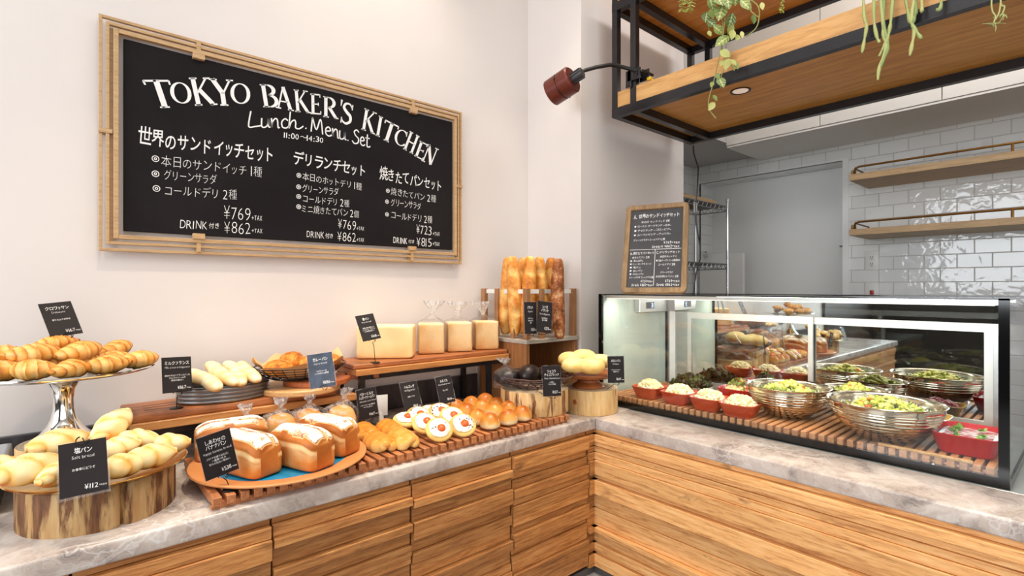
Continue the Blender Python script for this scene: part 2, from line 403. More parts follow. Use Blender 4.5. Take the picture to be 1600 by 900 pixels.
def marble():
    n = N('grey_brown_marble'); n.set(0.22)
    co = n.coords('Object')
    dv = n.n('ShaderNodeVectorMath', operation='ADD')
    nz = n.n('ShaderNodeTexNoise'); nz.inputs['Scale'].default_value = 8; nz.inputs['Detail'].default_value = 5
    n.l(co, nz.inputs['Vector'])
    sc = n.n('ShaderNodeVectorMath', operation='SCALE'); sc.inputs['Scale'].default_value = 0.28
    n.l(nz.outputs['Color'], sc.inputs[0]); n.l(co, dv.inputs[0]); n.l(sc.outputs[0], dv.inputs[1])
    base = n.ramp(n.noise(dv.outputs[0], 9, 6, 0.62), [(0.28, srgb(130, 119, 114)), (0.47, srgb(188, 173, 163)), (0.70, srgb(220, 210, 201))])
    vo = n.n('ShaderNodeTexVoronoi', feature='DISTANCE_TO_EDGE'); vo.inputs['Scale'].default_value = 17
    n.l(dv.outputs[0], vo.inputs['Vector'])
    msk = n.ramp(n.noise(co, 3.3, 3, 0.5), [(0.48, (0, 0, 0)), (0.68, (1, 1, 1))])
    vein = n.ramp(vo.outputs['Distance'], [(0.0, (1, 1, 1)), (0.07, (0, 0, 0))])
    blot = n.ramp(n.noise(dv.outputs[0], 13, 4, 0.6, 0.5), [(0.60, (0, 0, 0)), (0.70, (1, 1, 1))])
    vein = n.math('ADD', vein, n.math('MULTIPLY', blot, 1.0), True)
    c = n.mix(n.math('MULTIPLY', n.math('MULTIPLY', vein, msk), 0.68), base, srgb(232, 230, 228))
    v2 = n.n('ShaderNodeTexVoronoi', feature='DISTANCE_TO_EDGE'); v2.inputs['Scale'].default_value = 24
    n.l(dv.outputs[0], v2.inputs['Vector'])
    c = n.mix(n.math('MULTIPLY', n.ramp(v2.outputs['Distance'], [(0.0, (1, 1, 1)), (0.05, (0, 0, 0))]), 0.28), c, srgb(214, 210, 205))
    n.col(c); return n.m
M['marble'] = marble()
def dark_stone():
    n = N('dark_stone_riser'); n.set(0.35)
    co = n.coords('Object', (3, 3, 1.0))
    a = n.noise(co, 5, 5, 0.6, 0.8)
    n.col(n.ramp(a, [(0.3, srgb(52, 49, 52)), (0.55, srgb(74, 69, 72)), (0.75, srgb(104, 98, 100))])); return n.m
M['riser'] = dark_stone()
def tile(axis):
    n = N('white_brick_tile_' + axis); n.set(0.08)
    c = n.n('ShaderNodeTexCoord'); sp = n.n('ShaderNodeSeparateXYZ'); cb = n.n('ShaderNodeCombineXYZ')
    n.l(c.outputs['Object'], sp.inputs[0]); n.l(sp.outputs['Y' if axis == 'y' else 'X'], cb.inputs[0]); n.l(sp.outputs['Z'], cb.inputs[1])
    mp = n.n('ShaderNodeMapping'); mp.inputs['Location'].default_value = (0.0437, -0.009, 0); n.l(cb.outputs[0], mp.inputs[0])
    b = n.n('ShaderNodeTexBrick', offset=0.5); b.inputs['Scale'].default_value = 1.0
    b.inputs['Brick Width'].default_value = 0.1514; b.inputs['Row Height'].default_value = 0.0805
    b.inputs['Mortar Size'].default_value = 0.0032; b.inputs['Mortar Smooth'].default_value = 0.35
    b.inputs['Color1'].default_value = srgb(230, 231, 229); b.inputs['Color2'].default_value = srgb(238, 239, 237)
    b.inputs['Mortar'].default_value = srgb(206, 203, 198)
    n.l(mp.outputs[0], b.inputs['Vector']); n.col(b.outputs['Color'])
    wv = n.noise(c.outputs['Object'], 16, 2, 0.5, 0.4)
    h = n.math('ADD', n.math('MULTIPLY', b.outputs['Fac'], -1.0), n.math('MULTIPLY', wv, 1.1))
    n.bump(h, 0.5, 0.0045)
    rr = n.ramp(b.outputs['Fac'], [(0.0, (0.07,) * 3), (1.0, (0.8,) * 3)]); n.l(rr, n.b.inputs['Roughness'])
    return n.m
M['tile_y'] = tile('y'); M['tile_x'] = tile('x')
def bark(name, seed, peel=0.5, g=1.0):
    n = N(name); n.set(0.75)
    co = n.coords('Object', (1, 1, 0.16), (seed, seed * 2, 0))
    a = n.noise(co, 26, 5, 0.62, 0.4); b = n.noise(co, 120, 3, 0.6)
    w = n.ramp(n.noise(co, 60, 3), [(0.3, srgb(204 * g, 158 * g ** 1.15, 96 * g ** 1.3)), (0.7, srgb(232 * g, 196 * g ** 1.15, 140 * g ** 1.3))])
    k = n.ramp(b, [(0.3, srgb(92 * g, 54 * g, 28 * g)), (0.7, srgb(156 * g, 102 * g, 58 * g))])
    c = n.mix(n.ramp(a, [(peel - 0.02, (0, 0, 0)), (peel + 0.05, (1, 1, 1))]), w, k)
    n.col(c); n.bump(n.math('ADD', a, n.math('MULTIPLY', b, 0.4)), 0.4, 0.008); return n.m
M['bark_a'] = bark('peeled_bark_dark_dimmed', 1.3, 0.48, 0.84); M['bark_b'] = bark('peeled_bark_mixed', 4.1, 0.53)  # first bark also dimmed: shade of the left end put into its colour
M['bark_c'] = bark('peeled_bark_pale', 7.7, 0.66)
def rings():
    n = N('log_end_grain'); n.set(0.7)
    w = n.n('ShaderNodeTexWave', wave_type='RINGS', rings_direction='Z'); w.inputs['Scale'].default_value = 42
    w.inputs['Distortion'].default_value = 2.5; w.inputs['Detail'].default_value = 3; n.l(n.coords(), w.inputs['Vector'])
    n.col(n.ramp(w.outputs['Fac'], [(0.1, srgb(226, 204, 172)), (0.9, srgb(202, 174, 134))])); return n.m
M['rings'] = rings()

M['croissant'] = bread('croissant_crust', srgb(248, 214, 148), srgb(234, 174, 88), srgb(168, 90, 30), 0.38, 70, 0.3, 0.25)
M['salt'] = bread('salt_roll_crust', srgb(254, 236, 188), srgb(246, 202, 124), srgb(216, 132, 46), 0.30, 22, 0.2, 0.06)
M['milk'] = bread('milk_baguette_crust', srgb(252, 236, 198), srgb(240, 202, 132), srgb(214, 146, 66), 0.5, 26, 0.3, 0.08)
M['loafcrust'] = bread('banana_loaf_crust', srgb(240, 212, 160), srgb(214, 148, 80), srgb(164, 92, 40), 0.45, 40, 0.22, 0.25, flour=srgb(250, 244, 232))
M['shoku'] = bread('white_loaf_crust', srgb(252, 234, 194), srgb(247, 214, 160), srgb(222, 162, 92), 0.5, 14, 0.28, 0.06)
M['braid'] = bread('braided_roll_crust', srgb(250, 224, 158), srgb(232, 172, 84), srgb(196, 116, 40), 0.3, 24, 0.2, 0.05)
M['bun'] = bread('small_bun_crust', srgb(252, 234, 190), srgb(234, 178, 96), srgb(186, 104, 40), 0.28, 24, 0.22, 0.05)
M['eggbun'] = bread('ham_bun_crust', srgb(250, 230, 172), srgb(240, 206, 128), srgb(206, 140, 64), 0.4, 24, 0.2, 0.05)
M['eggtop'] = bread('melted_white_topping', srgb(255, 250, 242), srgb(252, 236, 218), srgb(226, 160, 126), 0.35, 55, 0.5, 0.35, specks=srgb(96, 66, 48))
M['yolk'] = plain('orange_tomato_topping', srgb(226, 96, 28), 0.2, var=0.15, vscale=60)
M['baguette'] = bread('baguette_crust', srgb(246, 206, 130), srgb(226, 158, 78), srgb(140, 74, 28), 0.5, 55, 0.7, 0.5)
M['rye'] = bread('seeded_baguette_crust', srgb(222, 182, 140), srgb(176, 116, 72), srgb(100, 58, 30), 0.6, 110, 1.0, 0.8)
M['choco'] = bread('chocolate_bread_crust', srgb(62, 44, 36), srgb(46, 31, 26), srgb(30, 20, 18), 0.35, 30, 0.3, 0.12)
M['melon'] = bread('melon_bread_crust', srgb(248, 228, 168), srgb(236, 200, 124), srgb(196, 138, 66), 0.6, 50, 0.22, 0.25)
M['curry'] = bread('fried_crumb_crust', srgb(246, 200, 116), srgb(228, 154, 66), srgb(150, 82, 26), 0.6, 150, 0.9, 1.0, bscale=200)
M['bagbread'] = bread('bagged_bread_crust', srgb(246, 218, 166), srgb(230, 178, 104), srgb(190, 120, 56), 0.5, 30, 0.25, 0.15)
def leafmat(name, a, b, c):
    n = N(name); n.set(0.45); g = n.n('ShaderNodeNewGeometry')
    n.col(n.ramp(g.outputs['Random Per Island'], [(0.0, a), (0.5, b), (1.0, c)])); return n.m
M['leaf_vine'] = leafmat('vine_leaf_green', srgb(96, 120, 62), srgb(160, 168, 88), srgb(206, 200, 122))
def leafvar():
    n = N('variegated_leaf'); n.set(0.45); at = n.n('ShaderNodeAttribute'); at.attribute_name = 'tone'; g = n.n('ShaderNodeNewGeometry')
    a = n.ramp(at.outputs['Fac'], [(0.55, srgb(72, 102, 60)), (0.95, srgb(206, 204, 140))]); b = n.ramp(at.outputs['Fac'], [(0.5, srgb(134, 152, 74)), (0.9, srgb(216, 212, 146))])
    n.col(n.mix(g.outputs['Random Per Island'], a, b)); return n.m
M['leaf_var'] = leafvar()
M['stem_vine'] = plain('vine_stem', srgb(152, 150, 82), 0.5)
M['cactus'] = leafmat('string_cactus_green', srgb(120, 140, 84), srgb(158, 172, 104), srgb(190, 186, 118))
M['airplant'] = leafmat('air_plant_green', srgb(150, 158, 96), srgb(170, 174, 110), srgb(190, 188, 124))
M['fern'] = leafmat('fern_green', srgb(120, 140, 50), srgb(150, 164, 66), srgb(176, 180, 84))
M['avocado'] = leafmat('avocado_cubes', srgb(168, 176, 60), srgb(206, 204, 96), srgb(228, 222, 140))
M['lettuce'] = leafmat('lettuce_shreds', srgb(112, 150, 48), srgb(176, 196, 92), srgb(214, 222, 150))
M['slaw'] = leafmat('cabbage_shreds', srgb(236, 232, 214), srgb(214, 196, 204), srgb(150, 100, 140))
M['greens'] = leafmat('dark_salad_leaves', srgb(40, 60, 26), srgb(62, 44, 34), srgb(84, 116, 44))
M['potato'] = bread('potato_salad', srgb(252, 246, 220), srgb(246, 230, 180), srgb(222, 196, 128), 0.45, 60, 0.35, 0.6, bscale=110)
M['beet'] = leafmat('beet_chunks', srgb(150, 20, 52), srgb(186, 40, 84), srgb(230, 196, 206))
M['tomato'] = leafmat('tomato_pieces', srgb(206, 50, 26), srgb(226, 90, 40), srgb(236, 150, 70))
M['cream'] = plain('white_yogurt_cream', srgb(250, 247, 243), 0.25, var=0.01)
M['sauce'] = plain('red_berry_sauce', srgb(176, 36, 62), 0.2)
M['mint'] = leafmat('mint_leaf', srgb(80, 130, 40), srgb(120, 170, 60), srgb(150, 190, 90))
M['pot'] = plain('grey_planter', srgb(120, 116, 110), 0.6)
M['cloth'] = plain('white_cloth', srgb(214, 214, 216), 0.8, var=0.03, vscale=30)
M['worktop'] = plain('grey_glossy_worktop', srgb(150, 158, 156), 0.12, var=0.05)
M['darkinside'] = plain('dark_mirror_backdrop', srgb(44, 36, 32), 0.5)
M['pepper'] = plain('black_dots', srgb(40, 34, 30), 0.6)
# ------------------------------------------------------------------ the room
ZC = 0.60                    # counter top height
YW = 1.95                    # left wall plane
XB = 3.9                     # tiled back wall plane
PX0, PX1, PY = 1.804, 2.687, 1.589   # pillar
KY = 2.213                   # kitchen left wall
SOF = 2.08
struct('floor', MB().span((-3.3, -3.2, -0.1), (4.3, 2.4, 0.0)), M['floor'])
struct('ceiling', MB().span((-3.3, -3.2, 3.2), (4.3, 2.4, 3.3)), M['paint_white'])
struct('wall_left', MB().span((-3.3, YW, 0), (PX0 + .01, YW + 0.1, 3.2)), M['paint'])
struct('wall_pillar', MB().span((PX0, PY, 0), (PX1, KY + 0.1, 3.2)), M['paint'])
struct('wall_kitchen', MB().span((PX1, KY, 0), (XB + .1, KY + 0.1, 3.2)), M['tile_x'])
DY0, DY1, DZ = 1.141, 2.163, 1.945
struct('wall_back', MB().span((XB, -3.2, 0), (XB + .22, DY0, 3.2)).span((XB, DY0, DZ), (XB + .22, KY + .1, 3.2)).span((XB, DY1, 0), (XB + .22, KY + .1, DZ)), M['tile_y'], smooth=0)
struct('wall_rear', MB().span((-3.3, -3.2, 0), (-3.2, 2.1, 3.2)), M['darkinside'])
struct('wall_front', MB().span((-3.3, -3.3, 0), (4.3, -3.2, 3.2)), M['paint'])
struct('ceiling_soffit', MB().span((PX1, 1.679, SOF), (XB, KY, 3.19)), M['soffit'])
w1 = struct('window_1', MB().span((-2.7, -3.19, 0.3), (2.1, -3.16, 0.36)).span((-2.7, -3.19, 2.74), (2.1, -3.16, 2.8)).span((-2.7, -3.19, 0.3), (-2.64, -3.16, 2.8)).span((2.04, -3.19, 0.3), (2.1, -3.16, 2.8)).span((-0.33, -3.19, 0.3), (-0.27, -3.16, 2.8)), M['black_steel'])
w2 = struct('window_2', MB().span((-3.19, -2.0, 0.5), (-3.16, 0.8, 0.56)).span((-3.19, -2.0, 2.9), (-3.16, 0.8, 2.96)).span((-3.19, -2.0, 0.5), (-3.16, -1.94, 2.96)).span((-3.19, 0.74, 0.5), (-3.16, 0.8, 2.96)), M['black_steel'])
struct('mirror_backdrop_panel', MB().span((-3.2, YW - .03, 0), (-1.5, YW, 2.3)), M['darkinside'])  # unseen panel added to make the case mirrors reflect dark
# recessed flush door behind the case, with its trim
d1 = struct('door_1', MB().span((XB + .20, DY0 + .005, 0), (XB + .24, DY1 - .005, DZ - .002)), M['paint_white'])
part('handle', MB().box((.012, .05, .012), (XB + .185, 1.19, 1.39), bevel=.002).box((.02, .012, .07), (XB + .185, 1.178, 1.355), bevel=.002), M['chrome'], d1)
struct('trim_1', MB().span((XB - .006, DY0 - .035, 0), (XB + .02, DY0, DZ + .0)).span((XB - .004, DY1, 0), (XB + .02, DY1 + .012, DZ)).span((XB - .006, DY0 - .035, DZ), (XB + .02, DY1 + .012, DZ + .012)), M['paint_white'])
struct('trim_2', MB().span((3.374 + .005, -3.1, 2.045), (XB, 1.675, 2.056)), M['cabinet_under'])
# wall cabinets
cabdoors = [(1.679, 1.107), (1.107, .545), (.545, -.017), (-.017, -.6)]
cabl = ['white wall cabinet next to the grey soffit, leftmost of the row', 'white wall cabinet unit second from the soffit', 'white wall cabinet unit third from the soffit, behind the hanging shelf', 'white wall cabinet unit at the right edge of the photo']
for (a, b), lb in zip(cabdoors, cabl):
    c = thing('wall_cabinet', lb, 'cabinet', (0, 0, 0), group='white wall cabinets')
    part('body', MB().span((3.40, b, 2.056), (XB, a, 2.9), .001, 1), M['cabinet'], c)
    part('door', MB().span((3.374, b + .002, 2.058), (3.398, a - .002, 2.9), .001, 1), M['cabinet'], c)

# ------------------------------------------------------------------ counters
cb = solo('marble_countertop', MB().box((1.80 + 1.4, .662, .045), ((1.80 - 1.4) / 2, 1.288 + .331, ZC - .0225), bevel=.006, segs=3), M['marble'], 'grey-brown veined marble top of the left bread counter along the wall', 'countertop')
solo('marble_countertop', MB().box((.213, 2.2, .045), (1.542 + .1065, 1.2875 - 1.1, ZC - .0225), bevel=.006, segs=3), M['marble'], 'veined marble ledge in front of the glass display case', 'countertop')
solo('case_worktop', MB().span((1.757, -.9, ZC - .045), (2.6, 1.286, ZC - .002), .001, 1).span((1.802, 1.286, ZC - .045), (2.6, 1.585, ZC - .002), .001, 1), M['worktop'], 'grey glossy worktop under the glass display case', 'worktop')
sl = solo('stone_upstand', MB().span((-1.3, YW - .02, ZC), (1.465, YW - .0005, ZC + .10), .002, 1), M['riser'], 'dark stone upstand along the wall behind the breads', 'upstand')
xs = [-1.35] + [at_y(p, 450, 1.312).x for p in (110, 422, 639, 795, 913)] + [1.60]
plab = ['wooden counter front panel at the far left, under the bark log', 'wooden counter front panel below the plate of banana loaves', 'wooden counter front panel below the braided rolls', 'wooden counter front panel below the egg buns, third from the corner', 'wooden counter front panel below the small round buns, next to the corner', 'narrow wooden counter front strip in the inner corner']
def rows(seed, H0=.555, H1=.03, hs=(.024, .030, .040, .050, .060), os_=(.003, .009, .015, .021)):
    r = random.Random(seed); z = H0; out = [(z - .018, z, .0)]; z -= .018; last = 0
    while z > H1 + .02:
        h = r.choice(hs); o = r.choice([q for q in os_ if abs(q - last) > .005]); last = o
        h = min(h, z - H1); out.append((z - h, z, o)); z -= h
    return out
crn = rows(77, hs=(.014, .020, .028, .042, .056), os_=(.005, .011, .017, .023))
for i in range(6):
    a, b = xs[i], xs[i + 1]; mb = MB(); e = .034 if i == 5 else 0
    for z0, z1, o in (crn if i == 5 else rows(20 + i)):
        mb.box((b - a - .005 - e, .03 + o, z1 - z0 - .0012), ((a + b - e) / 2, 1.335 - (.03 + o) / 2, (z0 + z1) / 2), bevel=.0012, segs=1)
    t = thing('counter_unit', plab[i], 'counter unit', group='plank-fronted counter units')
    part('plank_cladding', mb, M['plank'], t, 'stacked wooden planks', smooth=0)
    part('carcass', MB().span((a + .001, 1.336, .0), (b - .001 - e, 1.928, ZC - .046)), M['black'], t, 'dark carcass')
mb = MB()
for z0, z1, o in crn:
    mb.box((.03 + o, 2.2, z1 - z0 - .0012), (1.588 - (.03 + o) / 2, 1.318 - 1.1, (z0 + z1) / 2), bevel=.0012, segs=1)
t = thing('counter_unit', 'long counter front of stacked wooden planks below the display case', 'counter unit', group='plank-fronted counter units')
part('plank_cladding', mb, M['plank_y'], t, 'stacked wooden planks', smooth=0)
part('carcass', MB().span((1.602, -.85, .0), (2.55, 1.316, ZC - .048)), M['black'], t, 'dark carcass')
struct('baseboard_counter', MB().span((-1.35, 1.300, 0), (1.551, 1.3355, .028)).span((1.552, -.85, 0), (1.588, 1.335, .028)), M['kick'])

# ------------------------------------------------------------------ the glass display case
CX0, CX1, CY0, CY1, CZ0, CZ1 = 1.762, 2.285, .154, 1.45, ZC, 1.074
XM = 2.262
case = thing('display_case', 'chilled glass display case with black edges on the marble counter', 'display case', (0, 0, 0))
fr = MB()
B = .018
fr.span((CX0 + .004, CY0, CZ0), (CX1, CY1, CZ0 + .016))                                # floor tray
fr.span((CX0 - .001, CY1 - B, CZ0 + .012), (CX0 + .010, CY1, CZ1)).span((CX0 - .001, CY0, CZ0 + .012), (CX0 + .010, CY0 + .021, CZ1))
fr.span((CX0 - .002, CY0, CZ0 + .010), (CX0 + .012, CY1, CZ0 + .026))                  # bottom rail
fr.span((CX0 - .001, CY0, CZ1 - .005), (CX0 + .012, CY1, CZ1))                         # top edge
fr.span((CX1 - .02, CY0, CZ0), (CX1, CY0 + .012, CZ1)).span((CX1 - .02, CY1 - .012, CZ0), (CX1, CY1, CZ1))
fr.span((CX0, CY0, CZ1 - .005), (CX1, CY0 + .008, CZ1)).span((CX0, CY1 - .008, CZ1 - .005), (CX1, CY1, CZ1)).span((CX1 - .04, CY0, CZ1 - .006), (CX1, CY1, CZ1))
part('frame', fr, M['black_gloss'], case, 'black edge frame')
part('front_pane', MB().span((CX0 + .002, CY0 + .021, CZ0 + .026), (CX0 + .003, CY1 - B, CZ1 - .005)), M['pane'], case)
part('right_pane', MB().span((CX0 + .010, CY0 + .003, CZ0 + .016), (CX1 - .02, CY0 + .004, CZ1 - .005)), M['pane'], case)
part('left_panel', MB().span((CX0 + .012, CY1 - .010, CZ0 + .018), (CX1 - .02, CY1 - .004, CZ1 - .006)), M['mirror_soft'], case, 'end panel with a painted pale green reflection')
part('top_pane', MB().span((CX0 + .012, CY0 + .008, CZ1 - .003), (CX1 - .04, CY1 - .008, CZ1 - .002)), M['pane'], case)
part('light_channel', MB().span((CX0 + .014, CY0 + .022, CZ1 - .018), (CX0 + .034, CY1 - .02, CZ1 - .006)), M['alu'], case, 'aluminium light channel')
part('led_strip', MB().span((CX0 + .018, CY0 + .03, CZ1 - .0195), (CX0 + .030, CY1 - .03, CZ1 - .0182)), M['led'], case, 'glowing strip light')
hd = part('header_panel', MB().span((XM - .008, CY0 + .03, .985), (XM + .01, CY1 - .07, CZ1 - .008)), M['mirror'], case, 'mirrored header panel')
tb = part('control_box', MB().span((2.005, 1.408, .987), (XM - .012, 1.4385, 1.047), .002, 1), M['steel'], case, 'steel control box')
DX = at_y(1017, 477, 1.407).x
part('display_window', MB().span((DX - .036, 1.4065, 1.003), (DX + .026, 1.4078, 1.034)), M['grey_plastic'], tb)
px_ = lambda p: at_x(p, 450, XM).y
yM = px_(1262)
def door_leaf(y1, y0, x, sl, sr, lab):
    p = part('sliding_door', MB().span((x, y0, .955), (x + .012, y1, .985)).span((x, y0, .625), (x + .012, y1, .662)).span((x, y1 - sl, .662), (x + .012, y1, .955)).span((x, y0, .662), (x + .012, y0 + sr, .955)), M['alu'], case, lab)
    part('mirror_pane', MB().span((x + .007, y0 + sr, .662), (x + .009, y1 - sl, .955)), M['mirror'], p, 'mirrored glass')
door_leaf(px_(1074), px_(1270), XM, .020, .018, 'left aluminium sliding door')
door_leaf(px_(1256), px_(1551), XM + .013, .020, .022, 'right aluminium sliding door')
part('end_post', MB().span((XM - .006, px_(1056), .62), (XM + .02, px_(1047), .985)), M['white_plastic'], case, 'white end post')
part('end_filler', MB().span((XM + .004, px_(1074), .62), (XM + .02, px_(1056), .985)), M['steel'], case)
part('end_filler', MB().span((XM + .004, CY0 + .012, .62), (XM + .02, px_(1552), .985)), M['steel'], case)
# digit 3 on the temperature window
# slatted deck in the case
mb = MB(); k = 48; pitch = (CY1 - CY0 - .05) / k
for i in range(k):
    mb.box((.44, pitch * .66, .020), (CX0 + .025 + .22, CY0 + .026 + pitch * (i + .5), ZC + .031), bevel=.0015, segs=1)
dk = thing('slatted_deck', 'wooden slatted deck on the floor of the display case', 'slatted deck', (0, 0, 0))
part('slats', mb, M['slat_x'], dk, smooth=0)
part('bearer', MB().span((CX0 + .05, CY0 + .03, ZC + .0165), (CX0 + .07, CY1 - .03, ZC + .0208)).span((CX0 + .40, CY0 + .03, ZC + .0165), (CX0 + .42, CY1 - .03, ZC + .0208)), M['slat_x'], dk)
ZD = ZC + .041               # top of the deck

# ------------------------------------------------------------------ hanging steel and oak shelf
hs = thing('hanging_shelf', 'black steel and oak two-tier shelf hanging from the ceiling', 'shelf', (0, 0, 0))
HX0, HX1, HY1, HY0, HZ = 1.917, 2.602, 1.50, -1.4, 1.888
R = .030
f = MB()
for z in (HZ, HZ + .488):
    f.span((HX0, HY0, z), (HX0 + R, HY1, z + .040)).span((HX1 - R, HY0, z), (HX1, HY1, z + .040))
    for y in (HY1, 1.383 + R / 2, -.6):
        f.span((HX0 + R, y - R, z), (HX1 - R, y, z + .034))
for y in (HY1, 1.383 + R / 2, -.6):
    for x in (HX0, HX1 - R):
        f.span((x + .001, y - R + .001, HZ), (x + R - .001, y, 3.2))
part('steel_frame', f, M['black_steel'], hs, 'black steel frame')
for z in (HZ, HZ + .488):
    b = part('shelf_board', MB().span((HX0 + R - .002, HY0, z + .034), (HX1 - R + .002, HY1 - .001, z + .052)), M['oak_under'], hs)
    part('fascia', MB().span((HX0 + .006, HY0, z + .0405), (HX0 + .026, HY1 - .001, z + .113)), M['oak'], hs, 'light oak fascia board')
    if z == HZ:
        p = at_z(1157, 142, HZ + .033)
        dl = part('downlight', MB().lathe([(.030, 0.0), (.036, -.003), (.040, -.002), (.040, .002)], 28), M['black'], hs, 'recessed downlight', loc=(p.x, p.y, HZ + .033))
        part('lens', MB().lathe([(.0005, -.0012), (.031, -.0012), (.031, .002)], 24), M['lamp_glass'], dl)
# spot lamp clamped to the front post
cl = thing('clamp_spotlight', 'reddish brown spotlight clamped to the hanging shelf post', 'lamp', (0, 0, 0))
hp = at_d(879, 134, 2.24); ax = (at_d(858, 148, 2.29) - at_d(901, 119, 2.20)).normalized()
Q = ax.to_track_quat('Z', 'Y').to_matrix().to_4x4(); T = Matrix.Translation(hp) @ Q
r0 = .058
sh = MB(); pr = [(.020, -.056), (r0 - .006, -.056), (r0, -.050), (r0, -.002), (r0 - .003, 0), (r0 - .003, .003), (r0, .005), (r0, .060), (r0 - .004, .060), (r0 - .005, .0), (.02, -.045)]
sh.lathe(pr, 40, T)
hdp = part('lamp_shade', sh, M['copper'], cl, 'reddish brown drum shade')
for a_ in (.4, 2.2, 3.9, 5.4):
    part('vent_slot', MB().box((.012, .022, .005), (r0 - .004, .0, .0), M=T @ Matrix.Rotation(a_, 4, 'Z')), M['black'], hdp)
part('bulb_reflector', MB().lathe([(.0005, .03), (.03, .032), (.05, .056)], 28, T), M['white_plastic'], hdp)
soc = MB().lathe([(.0005, -.105), (.020, -.105), (.021, -.10), (.021, -.055), (.0005, -.055)], 20, T)
for a in range(8):
    soc.box((.006, .004, .046), (.022 * math.cos(a * PI / 4), .022 * math.sin(a * PI / 4), -.080), rot=(0, 0, a * PI / 4), M=T)
part('socket', soc, M['grey_plastic'], cl)
jo = hp - ax * .085
post = Vector((HX0 + .012, 1.383, at_d(996, 118, 2.30).z))
arm = [jo, jo + (post - jo) * .10 + Vector((0, 0, .02)), jo + (post - jo) * .3 + Vector((0, 0, .035)), jo + (post - jo) * .55 + Vector((0, 0, .048)), jo + (post - jo) * .68 + Vector((0, 0, .045)), post + Vector((-.004, -.03, .012))]
part('arm', MB().tube(arm, .0085, 10), M['black'], cl)
part('clamp', MB().box((.006, .07, .05), post + Vector((-.018, -.01, 0)), bevel=.002).box((.006, .05, .05), post + Vector((.026, -.035, .0)), bevel=.002).box((.05, .008, .03), post + Vector((.004, -.03, .0)), bevel=.002).box((.006, .03, .075), post + Vector((-.018, .018, -.012)), bevel=.002).tube([post + Vector((-.02, -.055, .004)), post + Vector((.06, -.055, .004))], .006, 8), M['black_steel'], cl)
part('thumb_screw', MB().box((.02, .022, .016), post + Vector((.03, -.06, -.022)), bevel=.004).box((.012, .012, .02), post + Vector((.036, -.07, -.034)), bevel=.004), M['yellow_plastic'], cl, 'yellow thumb screw')

# ------------------------------------------------------------------ wall shelves with brass rails
for k, (z0, z1) in enumerate(((1.737, 1.774), (1.411, 1.448))):
    w = thing('wall_shelf', ['upper wooden wall shelf with brass gallery rail on the tiles', 'lower wooden wall shelf with brass gallery rail on the tiles'][k], 'shelf', group='brass-railed wall shelves')
    part('board', MB().span((3.524, -1.2, z0), (XB - .001, .998, z1), .001, 1), M['wallshelf'], w)
    zt = z1 + .042
    pts = [(XB - .03, .978, z1 + .006), (XB - .03, .978, zt - .008), (XB - .036, .978, zt), (3.56, .978, zt), (3.545, .973, zt), (3.540, .96, zt), (3.540, -1.2, zt)]
    rl = MB().tube([(3.56, .978, z1 + .004), (3.545, .974, zt - .01), (3.54, .955, zt), (3.540, -1.2, zt)], .006, 8)
    rl.tube([(XB - .06, .978, z1 + .004), (XB - .075, .978, zt - .006), (3.56, .978, zt - .004), (3.545, .97, zt - .002)], .005, 8)
    rp = part('rail', rl, M['brass'], w, 'brass rail')
    for y in (.30, -.35):
        part('rail_post', MB().tube([(3.540, y, z1), (3.540, y, zt)], .006, 8), M['brass'], w)
    part('rail_boss', MB().lathe([(.0005, .004), (.016, .004), (.018, 0), (.016, -.004), (.0005, -.004)], 18, Matrix.Translation((3.56, .99, z1 + .012)) @ Matrix.Rotation(PI / 2, 4, 'X')), M['brass'], w)
# socket and switch on the tiles
p = at_x(1363, 407, XB)
o = thing('wall_socket', 'white double power socket on the tiled wall', 'socket', (XB, p.y, p.z))
part('plate', MB().box((.010, .075, .125), (-.005, 0, 0), bevel=.004), M['white_plastic'], o)
for s in (-1, 1):
    part('outlet', MB().box((.004, .028, .034), (-.011, 0, s * .022), bevel=.002), M['white_plastic'], o)
    part('slot', MB().box((.002, .003, .010), (-.0135, -.006, s * .022)).box((.002, .003, .010), (-.0135, .006, s * .022)).box((.002, .006, .004), (-.0135, .0, s * .022 - .012)), M['pepper'], o)
p = at_x(1363, 457, XB)
o = thing('wall_switch', 'white wall switch plate with a small red button above the case', 'switch', (XB, p.y, p.z))
part('plate', MB().box((.010, .075, .11), (-.005, 0, .01), bevel=.004), M['white_plastic'], o)
part('button', MB().box((.006, .022, .028), (-.012, 0, 0), bevel=.002), M['red_plastic'], o, 'red button')
# chrome wire rack with a board, in the kitchen corner
rk = thing('wire_rack', 'chrome wire shelving rack in the kitchen corner behind the pillar', 'rack', (0, 0, 0))
RX0, RX1, RY0, RY1 = 2.80, 3.45, 1.705, 1.945
for x in (RX0, RX1):
    for y in (RY0, RY1):
        part('post', MB().tube([(x, y, 0), (x, y, 1.70)], .0115, 12).lathe([(.014, 1.69), (.014, 1.712), (.0005, 1.716)], 12, Matrix.Translation((x, y, 0))), M['chrome'], rk)
for z in (1.66, 1.262):
    mb = MB()
    for dz in (0, -.032):
        mb.tube([(RX0, RY0, z + dz), (RX1, RY0, z + dz)], .0035, 6).tube([(RX0, RY1, z + dz), (RX1, RY1, z + dz)], .0035, 6).tube([(RX0, RY0, z + dz), (RX0, RY1, z + dz)], .0035, 6).tube([(RX1, RY0, z + dz), (RX1, RY1, z + dz)], .0035, 6)
    for y in (RY0, RY1):
        q = []
        for i in range(25): q.append((RX0 + (RX1 - RX0) * i / 24, y, z - (.032 if i % 2 else 0)))
        mb.tube(q, .0025, 5)
    q = []
    for i in range(11): q.append((RX1, RY0 + (RY1 - RY0) * i / 10, z - (.032 if i % 2 else 0)))
    mb.tube(q, .0025, 5)
    for i in range(26):
        x = RX0 + (RX1 - RX0) * (i + .5) / 26
        mb.tube([(x, RY0, z + .003), (x, RY1, z + .003)], .0022, 5)
    part('wire_shelf', mb, M['darkwire'], rk)
